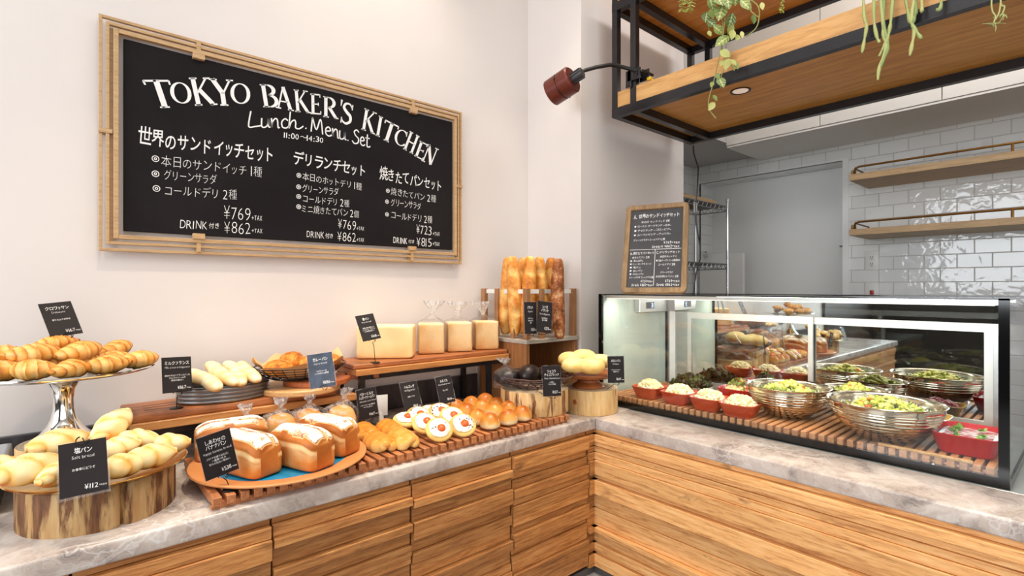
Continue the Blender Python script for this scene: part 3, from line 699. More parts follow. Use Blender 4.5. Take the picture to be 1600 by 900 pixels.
solo('serving_tray', MB().span((2.83, 1.722, 1.6655), (3.33, 1.93, 1.69), .003, 1), M['wallshelf'], 'wooden board lying on top of the chrome wire rack', 'board')
p = at_y(1085, 326, 1.69)
ck = solo('cable_clip', MB().box((.03, .014, .055), (p.x, RY0 - .02, p.z), bevel=.005).box((.02, .018, .02), (p.x, RY0 - .02, p.z + .03), bevel=.004), M['white_plastic'], 'small white cable clip beside the chalkboard on the rack edge', 'clip')
cab = [at_d(1083, 224, 2.86), at_d(1084, 240, 2.9), at_d(1091, 262, 2.95), at_d(1090, 290, 2.98), at_d(1087, 322, 3.0), at_d(1088, 352, 3.0), at_d(1094, 385, 3.0), at_d(1094, 405, 3.0), at_d(1087, 430, 3.0), at_d(1084, 458, 3.0)]
cab[0].z = HZ + .002
solo('power_cable', MB().tube(cab, .004, 6), M['black'], 'thin black cable hanging from the steel shelf down past the rack', 'cable')
# low white panel standing at the door
a_, b_ = at_x(1093, 395, 3.82), at_x(1161, 395, 3.82)
wp = thing('partition_screen', 'low white screen standing in front of the recessed door', 'screen', (0, 0, 0))
part('board', MB().span((3.82, b_.y, 0), (3.85, a_.y, b_.z), .003, 1), M['paint_white'], wp)
part('catch', MB().box((.02, .05, .012), (3.81, a_.y - .05, b_.z + .02), bevel=.002).box((.02, .012, .05), (3.81, a_.y - .062, b_.z + .0), bevel=.002), M['chrome'], wp)
# ------------------------------------------------------------------ lettering
_fc = bpy.data.curves.new('glyphs', 'FONT'); _fo = bpy.data.objects.new('glyphs', _fc); COL.objects.link(_fo)
_cache = {}
def glyph(ch, bold):
    k = (ch, bold)
    if k not in _cache:
        _fc.body = ch; _fc.offset = bold; _fc.resolution_u = 3
        dg = bpy.context.evaluated_depsgraph_get(); dg.update()
        me = bpy.data.meshes.new_from_object(_fo.evaluated_get(dg))
        _cache[k] = ([v.co.copy() for v in me.vertices], [list(p.vertices) for p in me.polygons])
        bpy.data.meshes.remove(me)
    return _cache[k]
ADV = lambda ch: .34 if ch in ' .:,' else .30 if ch in "'iIl1" else .62 if ord(ch) < 0x2000 else (.74 if ch in 'ッィョャュェ' else .92)
def write(mb, text, P, bold=0.0, jit=.03, seed=1, slant=.06):
    """P(u,v): u along the line 0..1, v 0..1 from base line to cap height -> 3-D point"""
    r = random.Random(seed * 31 + 5); jit = jit * 1.25; tot = sum(ADV(c) for c in text); x = 0
    for ch in text:
        a = ADV(ch)
        if ch != ' ':
            vs, fs = glyph(ch, bold)
            dx, dy, rot = r.uniform(-jit, jit) * .6, r.uniform(-jit, jit), r.uniform(-jit, jit) * 1.5
            sc = 1 + r.uniform(-jit, jit) * 1.4; wide = ord(ch) > 0x2000 and ch not in '¥'
            g0 = min(v.x for v in vs); g1 = max(v.x for v in vs)
            k = (a * (.98 if wide else .9)) / max(.94 if wide else g1 - g0 + .06, .2)
            off = 0 if wide else -g0 + .03
            out = []
            for v in vs:
                X = (v.x + off) * k * sc; Y = ((v.y + .10) / .92 if wide else v.y / .72) * sc
                X2 = X + slant * Y * .5 - rot * (Y - .5) * .6; Y2 = Y + rot * (X - a / 2) + dy
                out.append(P((x + X2 + dx) / tot, Y2))
            mb.add(out, fs)
        x += a
def line_on(P2, pa, pb, h):
    """frame for a line of writing between two points of a plane, h = letter height; P2(a) -> 3-D, up = plane's up vector"""
    A, B, up = pa, pb, P2
    d = B - A; nrm = d.cross(up); u2 = nrm.cross(d).normalized()
    return lambda u, v: A + d * u + u2 * ((v - .5) * h)
def ribbon(mb, pts, w, P, taper=None):
    """brush stroke with half width w along 2-D points, mapped by P"""
    k = len(pts); L = []; Rr = []
    for i, p in enumerate(pts):
        a = Vector(pts[max(i - 1, 0)]); b = Vector(pts[min(i + 1, k - 1)]); t = (b - a).normalized()
        n = Vector((-t.y, t.x)); ww = w[i] if isinstance(w, (list, tuple)) else w
        L.append(Vector(p) + n * ww); Rr.append(Vector(p) - n * ww)
    vs = [P(*q) for q in L] + [P(*q) for q in Rr]
    mb.add(vs, [[i, i + 1, k + i + 1, k + i] for i in range(k - 1)])
def curve(pts, n=10):
    out = []; k = len(pts)
    for i in range(k - 1):
        p0, p1, p2, p3 = (Vector(pts[max(i - 1, 0)]), Vector(pts[i]), Vector(pts[i + 1]), Vector(pts[min(i + 2, k - 1)]))
        for j in range(n):
            t = j / n
            out.append(tuple(.5 * ((2 * p1) + (p2 - p0) * t + (2 * p0 - 5 * p1 + 4 * p2 - p3) * t * t + (3 * p1 - p0 - 3 * p2 + p3) * t ** 3)))
    out.append(tuple(pts[-1])); return out
# painted roman capitals, thick and thin strokes with serifs; x 0..w, y 0..1
TK, TN, SF = .085, .035, .028
def arc(cx, cy, rx, ry, a0, a1, n=20):
    return [(cx + rx * math.cos(a0 + (a1 - a0) * i / n), cy + ry * math.sin(a0 + (a1 - a0) * i / n)) for i in range(n + 1)]
def bowlw(pts, thick_at=lambda x, y: 1): return [thick_at(*p) for p in pts]
LET = {
 'T': [([(.36, 1), (.36, 0)], TK), ([(0, .96), (.72, .96)], TN), ([(.02, .82), (.0, .97)], SF), ([(.72, .82), (.72, .97)], SF), ([(.22, .02), (.5, .02)], SF)],
 'K': [([(.16, 1), (.16, 0)], TK), ([(.2, .42), (.66, 1)], TN), ([(.32, .56), (.72, .02)], TK * .95), ([(.02, .98), (.3, .98)], SF), ([(.02, .02), (.3, .02)], SF), ([(.54, .98), (.8, .98)], SF), ([(.62, .02), (.88, .02)], SF)],
 'Y': [([(.08, 1), (.38, .48)], TK), ([(.72, 1), (.40, .46)], TN), ([(.38, .5), (.38, 0)], TK), ([(-.04, .98), (.24, .98)], SF), ([(.58, .98), (.84, .98)], SF), ([(.24, .02), (.54, .02)], SF)],
 'B': [([(.16, 1), (.16, 0)], TK), ([(.02, .98), (.34, .98)], SF), ([(.02, .02), (.34, .02)], SF), (arc(.30, .76, .28, .22, PI / 2, -PI / 2), 'b'), (arc(.30, .28, .34, .26, PI / 2, -PI / 2), 'b')],
 'A': [([(.38, 1), (.08, 0)], TN), ([(.38, 1), (.68, 0)], TK), ([(.2, .34), (.56, .34)], SF), ([(-.04, .02), (.22, .02)], SF), ([(.54, .02), (.84, .02)], SF)],
 'E': [([(.16, 1), (.16, 0)], TK), ([(.02, .975), (.58, .975)], TN), ([(.16, .5), (.48, .5)], SF), ([(.02, .025), (.62, .025)], TN), ([(.58, .84), (.58, 1)], SF), ([(.62, .16), (.62, 0)], SF), ([(.48, .42), (.48, .58)], SF * .8)],
 'R': [([(.16, 1), (.16, 0)], TK), ([(.02, .98), (.34, .98)], SF), ([(.02, .02), (.32, .02)], SF), (arc(.30, .74, .30, .24, PI / 2, -PI / 2), 'b'), ([(.34, .5), (.70, .02)], TK * .95), ([(.62, .02), (.84, .02)], SF)],
 "'": [([(.14, 1), (.10, .74)], [.06, .02])],
 'S': [(curve([(.56, .80), (.42, .97), (.2, .95), (.12, .76), (.3, .56), (.5, .40), (.52, .16), (.32, .02), (.12, .1), (.06, .24)]), 's'), ([(.57, .72), (.57, .98)], SF), ([(.05, .0), (.05, .28)], SF)],
 'I': [([(.16, 1), (.16, 0)], TK), ([(.02, .98), (.30, .98)], SF), ([(.02, .02), (.30, .02)], SF)],
 'C': [(arc(.46, .5, .40, .48, .75, 2 * PI - .75, 26), 'c'), ([(.76, .68), (.76, .98)], SF)],
 'H': [([(.16, 1), (.16, 0)], TK), ([(.68, 1), (.68, 0)], TK), ([(.16, .5), (.68, .5)], TN), ([(.02, .98), (.3, .98)], SF), ([(.02, .02), (.3, .02)], SF), ([(.54, .98), (.82, .98)], SF), ([(.54, .02), (.82, .02)], SF)],
 'N': [([(.14, 1), (.14, 0)], TN), ([(.12, 1), (.68, 0)], TK), ([(.70, 1), (.70, 0)], TN), ([(0, .98), (.22, .98)], SF), ([(.02, .02), (.27, .02)], SF), ([(.57, .98), (.83, .98)], SF)],
 'O': [(arc(.44, .5, .40, .48, 0, 2 * PI, 36), 'c')],
}
def capital(mb, ch, P):
    for pts, w in LET[ch]:
        if w == 'b': w = [TN * .7 + (TK - TN * .7) * abs(math.cos(-PI / 2 + PI * i / (len(pts) - 1))) ** 1.2 for i in range(len(pts))]
        elif w == 's': w = [SF + (TK * .9 - SF) * math.sin(PI * i / (len(pts) - 1)) ** 1.5 for i in range(len(pts))]
        elif w == 'c': w = [TN * .7 + (TK * 1.05 - TN * .7) * min(1, abs((p[0] - .44) / .40)) ** 1.6 for p in pts]
        ribbon(mb, pts, w, P)
HAND = {
 'L': [[(.1, 1), (.02, .5), (.0, .02), (.3, .04), (.62, .12)]],
 'u': [[(0, .6), (.0, .1), (.16, .02), (.32, .2), (.36, .62), (.36, .1), (.46, .04)]],
 'n': [[(0, .62), (.02, .02), (.04, .35), (.2, .6), (.32, .5), (.36, .04), (.44, .06)]],
 'c': [[(.4, .5), (.24, .62), (.06, .4), (.1, .08), (.3, .02), (.44, .14)]],
 'h': [[(.06, 1.1), (.0, .4), (-.02, .02), (.1, .4), (.28, .56), (.36, .4), (.36, .06), (.56, .0), (.8, .18)]],
 '.': [[(.02, .06), (.08, .02)]],
 'M': [[(.1, 1), (.0, 0)], [(.1, 1), (.34, .22), (.62, 1), (.76, 0)]],
 'e': [[(.04, .3), (.36, .4), (.24, .62), (.06, .46), (.06, .12), (.26, .0), (.44, .12)]],
 'S': [[(.6, .86), (.42, 1.0), (.2, .84), (.3, .6), (.56, .4), (.5, .1), (.2, .0), (.02, .16)]],
 't': [[(.16, .9), (.12, .1), (.26, .0), (.42, .1)], [(-.02, .62), (.36, .64)]],
 'R': [[(.06, 1), (.0, 0)], [(.02, .96), (.4, .9), (.38, .58), (.06, .46), (.5, 0)]],
}
def hand(mb, text, P, wid, lw):
    adv = {'.': .2, 'u': .52, 'n': .5, 'c': .48, 'e': .5, 'M': .92, 'L': .66, 'S': .7, 't': .44, 'h': .9}
    tot = sum(adv[c] for c in text); x = 0
    for ch in text:
        for st in HAND[ch]:
            ribbon(mb, curve(st, 6), lw, lambda a, b, x=x: P((x + a) / tot, b))
        x += adv[ch]

# ------------------------------------------------------------------ the big menu board
YB = 1.930
sign = thing('menu_board', 'large black menu board in a triple bronze-toned frame on the left wall', 'menu board', (0, 0, 0))
SX0, SX1, SZ0, SZ1 = .1352, 1.3215, 1.272, 1.848
part('slate', MB().span((SX0, YB, SZ0), (SX1, YB + .016, SZ1), .0015, 1), M['board'], sign)
def rect_frame(x0, x1, z0, z1, w, y0, y1, wz=None):
    wz = wz or w
    return MB().span((x0, y0, z0), (x0 + w, y1, z1), .001, 1).span((x1 - w, y0, z0), (x1, y1, z1), .001, 1).span((x0 + w, y0, z1 - wz), (x1 - w, y1, z1), .001, 1).span((x0 + w, y0, z0), (x1 - w, y1, z0 + wz), .001, 1)
part('outer_frame', rect_frame(.0763, 1.369, 1.209, 1.9005, .0085, 1.922, 1.934), M['frame_gold'], sign)
part('middle_frame', rect_frame(.0925, 1.354, 1.229, 1.884, .0090, 1.920, 1.932), M['frame_gold'], sign)
part('inner_frame', rect_frame(.1104, 1.338, 1.2455, 1.868, .0125, 1.916, 1.932), M['frame_gold'], sign)
for px, top in ((310, 1), (645, 1), (310, 0), (643, 0)):
    x = at_y(px, 300, 1.925).x; z = 1.868 if top else 1.2455; s = 1 if top else -1
    c = part('connector', MB().span((x - .006, 1.918, z), (x + .006, 1.949, z + s * .030)), M['frame_gold'], sign)
    part('clip', MB().span((x - .017, 1.912, z - s * .012), (x + .017, 1.9295, z - s * .030), .001, 1), M['frame_gold'], c)
for x, z in ((.0763, 1.555), (1.338, 1.555)):
    part('connector', MB().span((x, 1.918, z), (x + .032, 1.949, z + .012)), M['frame_gold'], sign)
for x in (.10, 1.345):
    part('standoff', MB().span((x, 1.932, 1.24), (x + .012, YW - .0005, 1.87)), M['frame_gold'], sign)
YL = YB - .0008
bp = lambda px, py: at_y(px, py, YL)
ink = MB()
title = [('T', .72, (223, 124.4), (238.4, 168.8), (277.4, 167.8)), ('O', .88, (266, 127), (269, 160), (299, 163)), ('K', .88, (294, 121.6), (304, 165), (340, 163.6)), ('Y', .80, (328, 123), (334, 164.4), (368, 165.4)), ('O', .88, (361, 129), (362, 161), (390, 163)),
         ('B', .66, (404.9, 131.6), (410.7, 167.1), (434.4, 167.8)), ('A', .80, (429.3, 133.1), (432.2, 168.4), (458.2, 173.3)), ('K', .88, (458.2, 139.6), (461.1, 174.4), (485.6, 176.7)), ('E', .64, (484.4, 146.2), (484.9, 177.8), (501.8, 178.9)), ('R', .84, (504.4, 150), (504.4, 182.2), (528.9, 186.2)), ("'", .24, (530.7, 155.1), (528.9, 193.3), (535.1, 194.4)), ('S', .60, (535.1, 158.9), (531.1, 191.1), (548.4, 195.6)),
         ('K', .88, (569.3, 168.9), (564, 201.8), (585.6, 210)), ('I', .32, (591.6, 180.4), (586.2, 211.1), (593.8, 214.4)), ('T', .72, (602.7, 186.7), (592.9, 215.6), (613.8, 225.6)), ('C', .78, (620, 200), (615.1, 224.4), (632.2, 230)), ('H', .84, (640, 204.4), (629.3, 232.2), (645.6, 241.1)), ('E', .64, (655.6, 219.6), (646.7, 243.3), (660.4, 250)), ('N', .84, (668, 225), (657.8, 250.7), (676.2, 258.9))]
for ch, wb, tl, bl_, br in title:
    TL, BL, BR = bp(*tl), bp(*bl_), bp(*br)
    capital(ink, ch, lambda x, y, TL=TL, BL=BL, BR=BR, wb=wb: BL + (BR - BL) * (x / wb) + (TL - BL) * y)
def bl(text, a, b, h, bold=0.0, seed=1, jit=.03, slant=.06):
    A, B = bp(*a), bp(*b); hm = bp(a[0], a[1] - h / 2).z - bp(a[0], a[1] + h / 2).z
    h2 = bp(b[0], b[1] - h / 2).z - bp(b[0], b[1] + h / 2).z
    d = B - A
    write(ink, text, lambda u, v: A + d * u + Vector((0, 0, (v - .5) * (hm * .5 + h2 * .5 if False else hm))), bold, jit, seed, slant)
def bullet(px, py, r=3.6):
    C = bp(px, py); R_ = r / F * (C.dot(FWD))
    for rr, w in ((R_, .0011), (R_ * .35, .0012)):
        ribbon(ink, [(C.x + rr * math.cos(a * PI / 7), C.z + rr * math.sin(a * PI / 7)) for a in range(15)], w, lambda x, z: Vector((x, YL, z)))
for t, a, b, h in (('Lunch.', (389, 186), (482, 190), 25), ('Menu.', (486, 194), (547, 210), 23), ('Set', (550, 212), (579, 220), 22)):
    A, B = bp(*a), bp(*b); hm = bp(a[0], a[1] - h / 2).z - bp(a[0], a[1] + h / 2).z; d = B - A
    tot = {'Lunch.': 3.26, 'Menu.': 2.64, 'Set': 1.64}[t]
    sx = d.length / tot
    adv = {'.': .2, 'u': .52, 'n': .5, 'c': .48, 'e': .5, 'M': .92, 'L': .66, 'S': .7, 't': .44, 'h': .9}
    x = 0
    for ch in t:
        for st in HAND[ch]:
            pts = [((x + p[0]) * sx, (p[1] - .5) * hm) for p in curve(st, 6)]
            ribbon(ink, pts, .0024, lambda X, Y, A=A, d=d: A + d * (X / d.length) + Vector((0, 0, Y)))
        x += adv[ch]
bl('11:00～14:30', (443, 210.5), (506, 219), 9, .0, 3, .03)
bl('世界のサンドイッチセット', (214, 213), (427, 242), 28, .008, 4, .05, .12)
bl('本日のサンドイッチ 1種', (251, 251), (409, 269), 18, -.016, 5)
bl('グリーンサラダ', (255, 273), (338, 281.5), 16, -.016, 6)
bl('コールドデリ 2種', (255, 297), (370, 305), 17, -.016, 7)
for p in ((243, 248), (243, 271.5), (244.5, 294.5)): bullet(*p, 4.5)
bl('¥769', (349, 331), (393, 334), 22, -.022, 8); bl('+TAX', (393, 340), (410, 341), 8, -.005, 9)
bl('DRINK', (281, 349.5), (325, 352), 14, -.014, 10); bl('付き', (326, 352.5), (343, 353), 9, -.004, 11)
bl('¥862', (350, 354), (393, 357), 20, -.022, 12); bl('+TAX', (393, 360), (410, 361), 7, -.005, 13)
bl('デリランチセット', (457, 246), (572, 268), 21, .008, 14, .05, .12)
for tx, b0, a, b, sd in (('本日のホットデリ 1種', (467, 274), (472, 275.3), (565, 292), 15), ('グリーンサラダ', (466.7, 292), (471.5, 294), (529, 300), 16), ('コールドデリ 2種', (466.7, 307), (472, 310), (546, 318.5), 17), ('ミニ焼きたてパン 2個', (466.7, 323), (470, 326), (561, 335), 18)):
    bl(tx, a, b, 12.5, -.012, sd); bullet(*b0, 3.2)
bl('¥769', (528, 349), (557, 352), 16, -.018, 19); bl('+TAX', (557, 356.5), (569, 357.2), 6, 0, 20)
bl('DRINK', (479, 365), (507, 368), 11, -.012, 21); bl('付き', (508, 368.2), (521, 369), 8, 0, 22)
bl('¥862', (527, 369), (557, 371), 15, -.018, 23); bl('+TAX', (557, 374.6), (569, 375), 6, 0, 24)
bl('焼きたてパンセット', (592.6, 271), (691, 291.5), 20, .004, 25, .05, .12)
for tx, b0, a, b, sd in (('焼きたてパン 2種', (606, 298), (610.4, 299), (681, 311), 26), ('グリーンサラダ', (604.8, 315), (610, 316), (658, 322.5), 27), ('コールドデリ 2種', (604.8, 335), (610, 335.7), (675, 344), 28)):
    bl(tx, a, b, 12, -.012, sd); bullet(*b0, 2.8)
bl('¥723', (650, 357.7), (675, 361), 15, -.016, 29); bl('+TAX', (676, 365), (687, 365.8), 6, 0, 30)
bl('DRINK', (614.5, 374.6), (637, 376.5), 10, 0, 31); bl('付き', (638, 377), (648, 377.2), 6, 0, 32)
bl('¥815', (650.5, 377.2), (675, 379.3), 14, -.016, 33); bl('+TAX', (676, 381), (687, 381.5), 6, 0, 34)
part('lettering', ink, M['chalk'], sign, 'white painted lettering', smooth=0)

# ------------------------------------------------------------------ small chalkboard on the display case
def pose(c, r): 
    return Matrix.Translation(Vector(c)) @ Matrix.Rotation(r[0], 4, 'Z') @ Matrix.Rotation(r[1], 4, 'X') @ Matrix.Rotation(r[2], 4, 'Y')
bw, bh = .2717, .4140
cbd = thing('chalkboard', 'small wooden-framed chalkboard with a handwritten menu leaning on top of the display case', 'chalkboard')
cbd.matrix_world = pose((1.935, 1.2799, 1.2745), (-1.159, -.320, -.010))
fw = .024
mbf = MB()
bm = bmesh.new()
def rrect(w, h, r, n=6):
    out = []
    for cx, cz, a0 in ((w / 2 - r, h / 2 - r, 0), (-w / 2 + r, h / 2 - r, PI / 2), (-w / 2 + r, -h / 2 + r, PI), (w / 2 - r, -h / 2 + r, 1.5 * PI)):
        for i in range(n + 1): out.append((cx + r * math.cos(a0 + PI / 2 * i / n), cz + r * math.sin(a0 + PI / 2 * i / n)))
    return out
o_ = rrect(bw, bh, .022); i_ = rrect(bw - 2 * fw, bh - 2 * fw, .002)
kk = len(o_)
prof = [(o_, .010), (o_, -.007), (rrect(bw - .006, bh - .006, .019), -.010), (rrect(bw - 2 * fw + .004, bh - 2 * fw + .004, .003), -.010), (i_, -.006), (i_, .004)]
vs = [Vector((x, y, z)) for ring, y in prof for x, z in ring]
fs = [[a * kk + j, a * kk + (j + 1) % kk, (a + 1) * kk + (j + 1) % kk, (a + 1) * kk + j] for a in range(len(prof) - 1) for j in range(kk)]
mbf.add(vs, fs)
part('frame', mbf, M['boardframe'], cbd, 'weathered wooden frame')
part('slate', MB().span((-bw / 2 + .006, -.001, -bh / 2 + .006), (bw / 2 - .006, .008, bh / 2 - .006)), M['slate_small'], cbd)
ink = MB(); iw, ih = bw - 2 * fw - .006, bh - 2 * fw - .006
def cp(u, v): return Vector((-iw / 2 + u * iw, -.0018, ih / 2 - v * ih))
def cl_(text, u0, u1, v, h, bold=0.0, seed=1):
    A, B = cp(u0, v), cp(u1, v); d = B - A
    write(ink, text, lambda a, b: A + d * a + Vector((0, 0, (b - .5) * h * ih)), bold, .04, seed)
cl_('A. 世界のサンドイッチセット', .04, .95, .075, .055, .012, 40)
cl_('本日の サンドイッチ 1種', .20, .76, .155, .030, .005, 41)
for k, t in enumerate(('● ロースト ポークサンド -日本-', '● チョリドック -コロンビア-', '● ルーベンサンド -アメリカ-')):
    cl_(t, .06, .80, .21 + k * .057, .030, .005, 42 + k)
cl_('グリーンサラダ＋コールドデリ2種', .06, .68, .395, .028, .005, 46)
cl_('¥769+tax', .66, .97, .438, .034, .005, 47); cl_('Drink付 ¥862+tax', .44, .97, .488, .034, .005, 48)
for a, b in (((.0, .52), (1.0, .522)), ((.505, .52), (.505, .985))):
    A, B = cp(*a), cp(*b)
    ribbon(ink, [(A.x, A.z), (B.x, B.z)], .0010, lambda x, z: Vector((x, -.0018, z)))
cl_('B.焼きたてパンセット', .02, .49, .565, .034, .010, 49)
for k, t in enumerate(('焼きたてパン 2種', '● あんぱん', '● ニューヨークスコーン', '● 塩パン', '● 白いパン', '● メロンパン', 'グリーンサラダ コールドデリ2種')):
    cl_(t, .06 if k == 0 else .02, (.40, .28, .44, .24, .28, .30, .49)[k], .62 + k * .043, .026, .005, 50 + k)
cl_('¥723+tax', .25, .49, .925, .030, .005, 58); cl_('Drink ¥815+tax', .08, .49, .972, .032, .005, 59)
cl_('C.デリランチセット', .53, .98, .565, .034, .010, 60)
for k, (t, a, b) in enumerate((('本日のホットデリ', .60, .92), ('● 白身チーズトマトの南蛮焼き', .53, .99), ('コールドデリ 2種', .57, .90), ('＋', .74, .79), ('グリーンサラダ', .62, .86), ('本日の焼きたてパン 2種', .54, .96))):
    cl_(t, a, b, .62 + k * .050, .027, .005, 61 + k)
cl_('¥769+tax', .72, .99, .925, .034, .005, 68); cl_('Drink ¥862+tax', .56, .99, .972, .032, .005, 69)
part('lettering', ink, M['chalk'], cbd, 'white chalk lettering', smooth=0)

# temperature digit in the case
mb = MB(); zc = 1.0185; xc = at_y(1019, 477, 1.406).x
seg = lambda a, b: ribbon(mb, [a, b], .0012, lambda u, v: Vector((xc + u * 1.5, 1.4062, zc + v)))
for a, b in (((-.004, .009), (.004, .009)), ((-.004, 0), (.004, 0)), ((-.004, -.009), (.004, -.009)), ((.004, .009), (.004, 0)), ((.004, 0), (.004, -.009))): seg(a, b)
part('digit', mb, M['display'], tb, 'blue glowing digit 3', smooth=0)

# ------------------------------------------------------------------ price cards
def price_card(key, c, r, w, h, lines, label, stem=None, base=None, sleeve=False, loop='bottom', blue=False):
    t = thing('price_card', label, 'price card', group='black price cards'); t.matrix_world = pose(c, r)
    mc = part('card', MB().box((w, .0014, h), (0, 0, 0)), M['card_reflection'] if blue else M['card'], t, 'black card')
    mb = MB()
    for k, (tx, u0, u1, v, hh, bold) in enumerate(lines):
        A = Vector((-w / 2 + u0 * w, -.0011, h / 2 - v * h)); B = Vector((-w / 2 + u1 * w, -.0011, h / 2 - v * h)); d = B - A
        write(mb, tx, lambda a, b, A=A, d=d, hh=hh: A + d * a + Vector((0, 0, (b - .5) * hh * h)), bold, .035, hash(key) % 97 if False else len(key) * 7 + k)
    part('lettering', mb, M['cardink'], mc, 'white handwriting', smooth=0)
    if sleeve:
        part('sleeve', MB().box((w + .006, .0007, h + .008), (0, 0, -.001)), M['sleeve'], t, 'clear plastic sleeve')
    mb = MB(); rr = .0105; s = -1 if loop == 'bottom' else 1
    z0 = s * h / 2
    mb.tube([(rr * math.cos(a), -.004 + .005 * (i % 2) * 0, z0 + s * .002 + rr * .75 * math.sin(a)) for i, a in enumerate([k * PI / 8 for k in range(-3 if s < 0 else 5, 9 if s < 0 else 17)])], .0009, 6)
    mb.tube([(rr * math.cos(a), .004, z0 + s * .002 + rr * .75 * math.sin(a)) for a in [k * PI / 8 for k in range(-3 if s < 0 else 5, 9 if s < 0 else 17)]], .0009, 6)
    inv = t.matrix_world.inverted()
    if base is not None:
        bp_ = Vector(base); top = t.matrix_world @ Vector((0, .002, z0 + s * .008))
        mb.tube([inv @ top, inv @ (top * .5 + Vector((bp_.x, bp_.y, (top.z + bp_.z) / 2)) * .5), inv @ (bp_ + Vector((0, 0, .003)))], .0011, 6)
        T = inv @ Matrix.Translation(bp_)
        mb.lathe([(.0005, 0), (.017, 0), (.017, .0018), (.015, .0026), (.0005, .0028)], 24, T)
    elif stem is not None:
        mb.tube([(0, .002, z0 + s * .006), (0, .02, z0 + s * .006), inv @ Vector(stem)], .0011, 6)
    part('wire_holder', mb, M['wire'], t, 'black wire holder')
    return t
M['card_reflection'] = plain('price_card_painted_reflection', srgb(52, 62, 78), 0.08, var=0.5, vscale=28)  # mottled blue paints a reflection onto the black card
def std(name, en, desc, price, jn=None):
    L = []
    n = name if isinstance(name, (list, tuple)) else [name]
    v = .17
    for q in n: L.append((q, max(.08, .5 - .062 * len(q)), min(.92, .5 + .062 * len(q)), v, .105, .004)); v += .115
    if en: L.append((en, max(.1, .5 - .024 * len(en)), min(.95, .5 + .024 * len(en)), v + .005, .06, -.014)); v += .08
    v = max(v + .06, .52)
    for q in desc: L.append((q, max(.08, .5 - .035 * len(q)), min(.94, .5 + .035 * len(q)), v, .052, .0)); v += .068
    L.append(('¥' + price, .50, .80, .865, .095, -.006)); L.append(('+tax', .80, .97, .878, .045, .0))
    return L
# ------------------------------------------------------------------ bread shapes
nz = lambda x, y, z, s=1.0: noise.noise(Vector((x * s, y * s, z * s)))
def put(me, name, label, cat, group, loc, rot=(0, 0, 0), sc=1.0):
    o = link(name, me, None, loc, rot); o.scale = (sc, sc, sc) if isinstance(sc, (int, float)) else sc
    return tag(o, label, cat, group)
def sweep(center, tang, rad, tone, nu=40, nv=24, kx=1.0, kz=0.85):
    mb = MB()
    def fn(u, v):
        c = center(u); t = tang(u); n = Vector((-t.y, t.x, 0)); a = 2 * PI * v
        r = rad(u, a)
        p = c + n * (r * kx * math.cos(a)) + Vector((0, 0, r * kz * math.sin(a)))
        return p, tone(u, a, p)
    mb.grid(fn, nu, nv, cap0=True, cap1=True); return mb
def croissant_me(seed, L=.10, R=.0255, A=.62, ns=7, step=.10, tn=(.24, .55, .18, .15), name='croissant', mat='croissant', kz=.85, diag=.75, low=0.0, ep=.72, bulge=0.0):
    Ra = L / (2 * A)
    def ph(u, a): return u * ns + diag * math.cos(a) + .15 * nz(u * 3, math.cos(a), seed)
    def env(u): return max(.10, math.sin(PI * min(max(u, .0), 1.0))) ** ep * (1 - .10 * abs(2 * u - 1))
    def rad(u, a):
        f = ph(u, a) % 1.0; side = abs(2 * u - 1)
        st = (f if u < .5 else 1 - f)
        if bulge:
            return R * env(u) * (1 - bulge * (1 - abs(math.sin(PI * ph(u, a))) ** .45)) * (1 + .05 * nz(u * 4, math.cos(a) * 1.5, math.sin(a) * 1.5 + seed))
        return R * env(u) * (.94 + step * st) * (1 + .05 * nz(u * 5, math.cos(a) * 1.5, math.sin(a) * 1.5 + seed))
    def tone(u, a, p):
        f = ph(u, a) % 1.0; st = (f if u < .5 else 1 - f)
        if bulge: st = (1 - abs(math.sin(PI * ph(u, a))) ** .6) ** (1 / 3)
        return tn[0] + tn[1] * st ** 3 + tn[2] * nz(u * 6, math.cos(a) * 2, seed + math.sin(a)) + tn[3] * abs(2 * u - 1) ** 3 + low * max(0, -math.sin(a)) ** 1.5
    c = lambda u: Vector((Ra * math.sin((2 * u - 1) * A), Ra * (1 - math.cos((2 * u - 1) * A)), 0))
    t = lambda u: Vector((math.cos((2 * u - 1) * A), math.sin((2 * u - 1) * A), 0))
    return sweep(c, t, rad, tone, 72, 28, 1, kz).mesh(name, M[mat], 60)
def roll_me(name, mat, seed, L, R, tw=3, amp=.12, t0=.25, pw=.5, kz=.85, cut=False):
    c = lambda u: Vector(((u - .5) * L, .006 * math.sin(u * 4 + seed), 0)); t = lambda u: Vector((1, 0, 0))
    def rad(u, a):
        e = max(.02, 1 - abs(2 * u - 1) ** 2.4) ** pw
        s = math.cos(2 * PI * (u * tw) + a * 1.0 + seed) if tw else 0
        g = -.0 if not cut else -.20 * max(0, math.sin(a)) ** 6 * max(0, math.cos(2 * PI * (u * 4 + .12 * a))) 
        return R * e * (1 + amp * (abs(s) ** .6 - .5) + g + .05 * nz(u * 4, math.cos(a), math.sin(a) + seed))
    def tone(u, a, p):
        s = abs(math.cos(2 * PI * (u * tw) + a + seed)) if tw else .5
        lowside = max(0, -math.sin(a))
        cutt = -.30 * max(0, math.sin(a)) ** 3 * max(0, math.cos(2 * PI * (u * 4 + .12 * a))) if cut else 0
        return t0 + .22 * s - .1 + .55 * lowside ** 1.5 + .2 * nz(u * 3, math.cos(a), seed) + cutt
    return sweep(c, t, rad, tone, 44, 24, 1, kz).mesh(name, mat, 180)
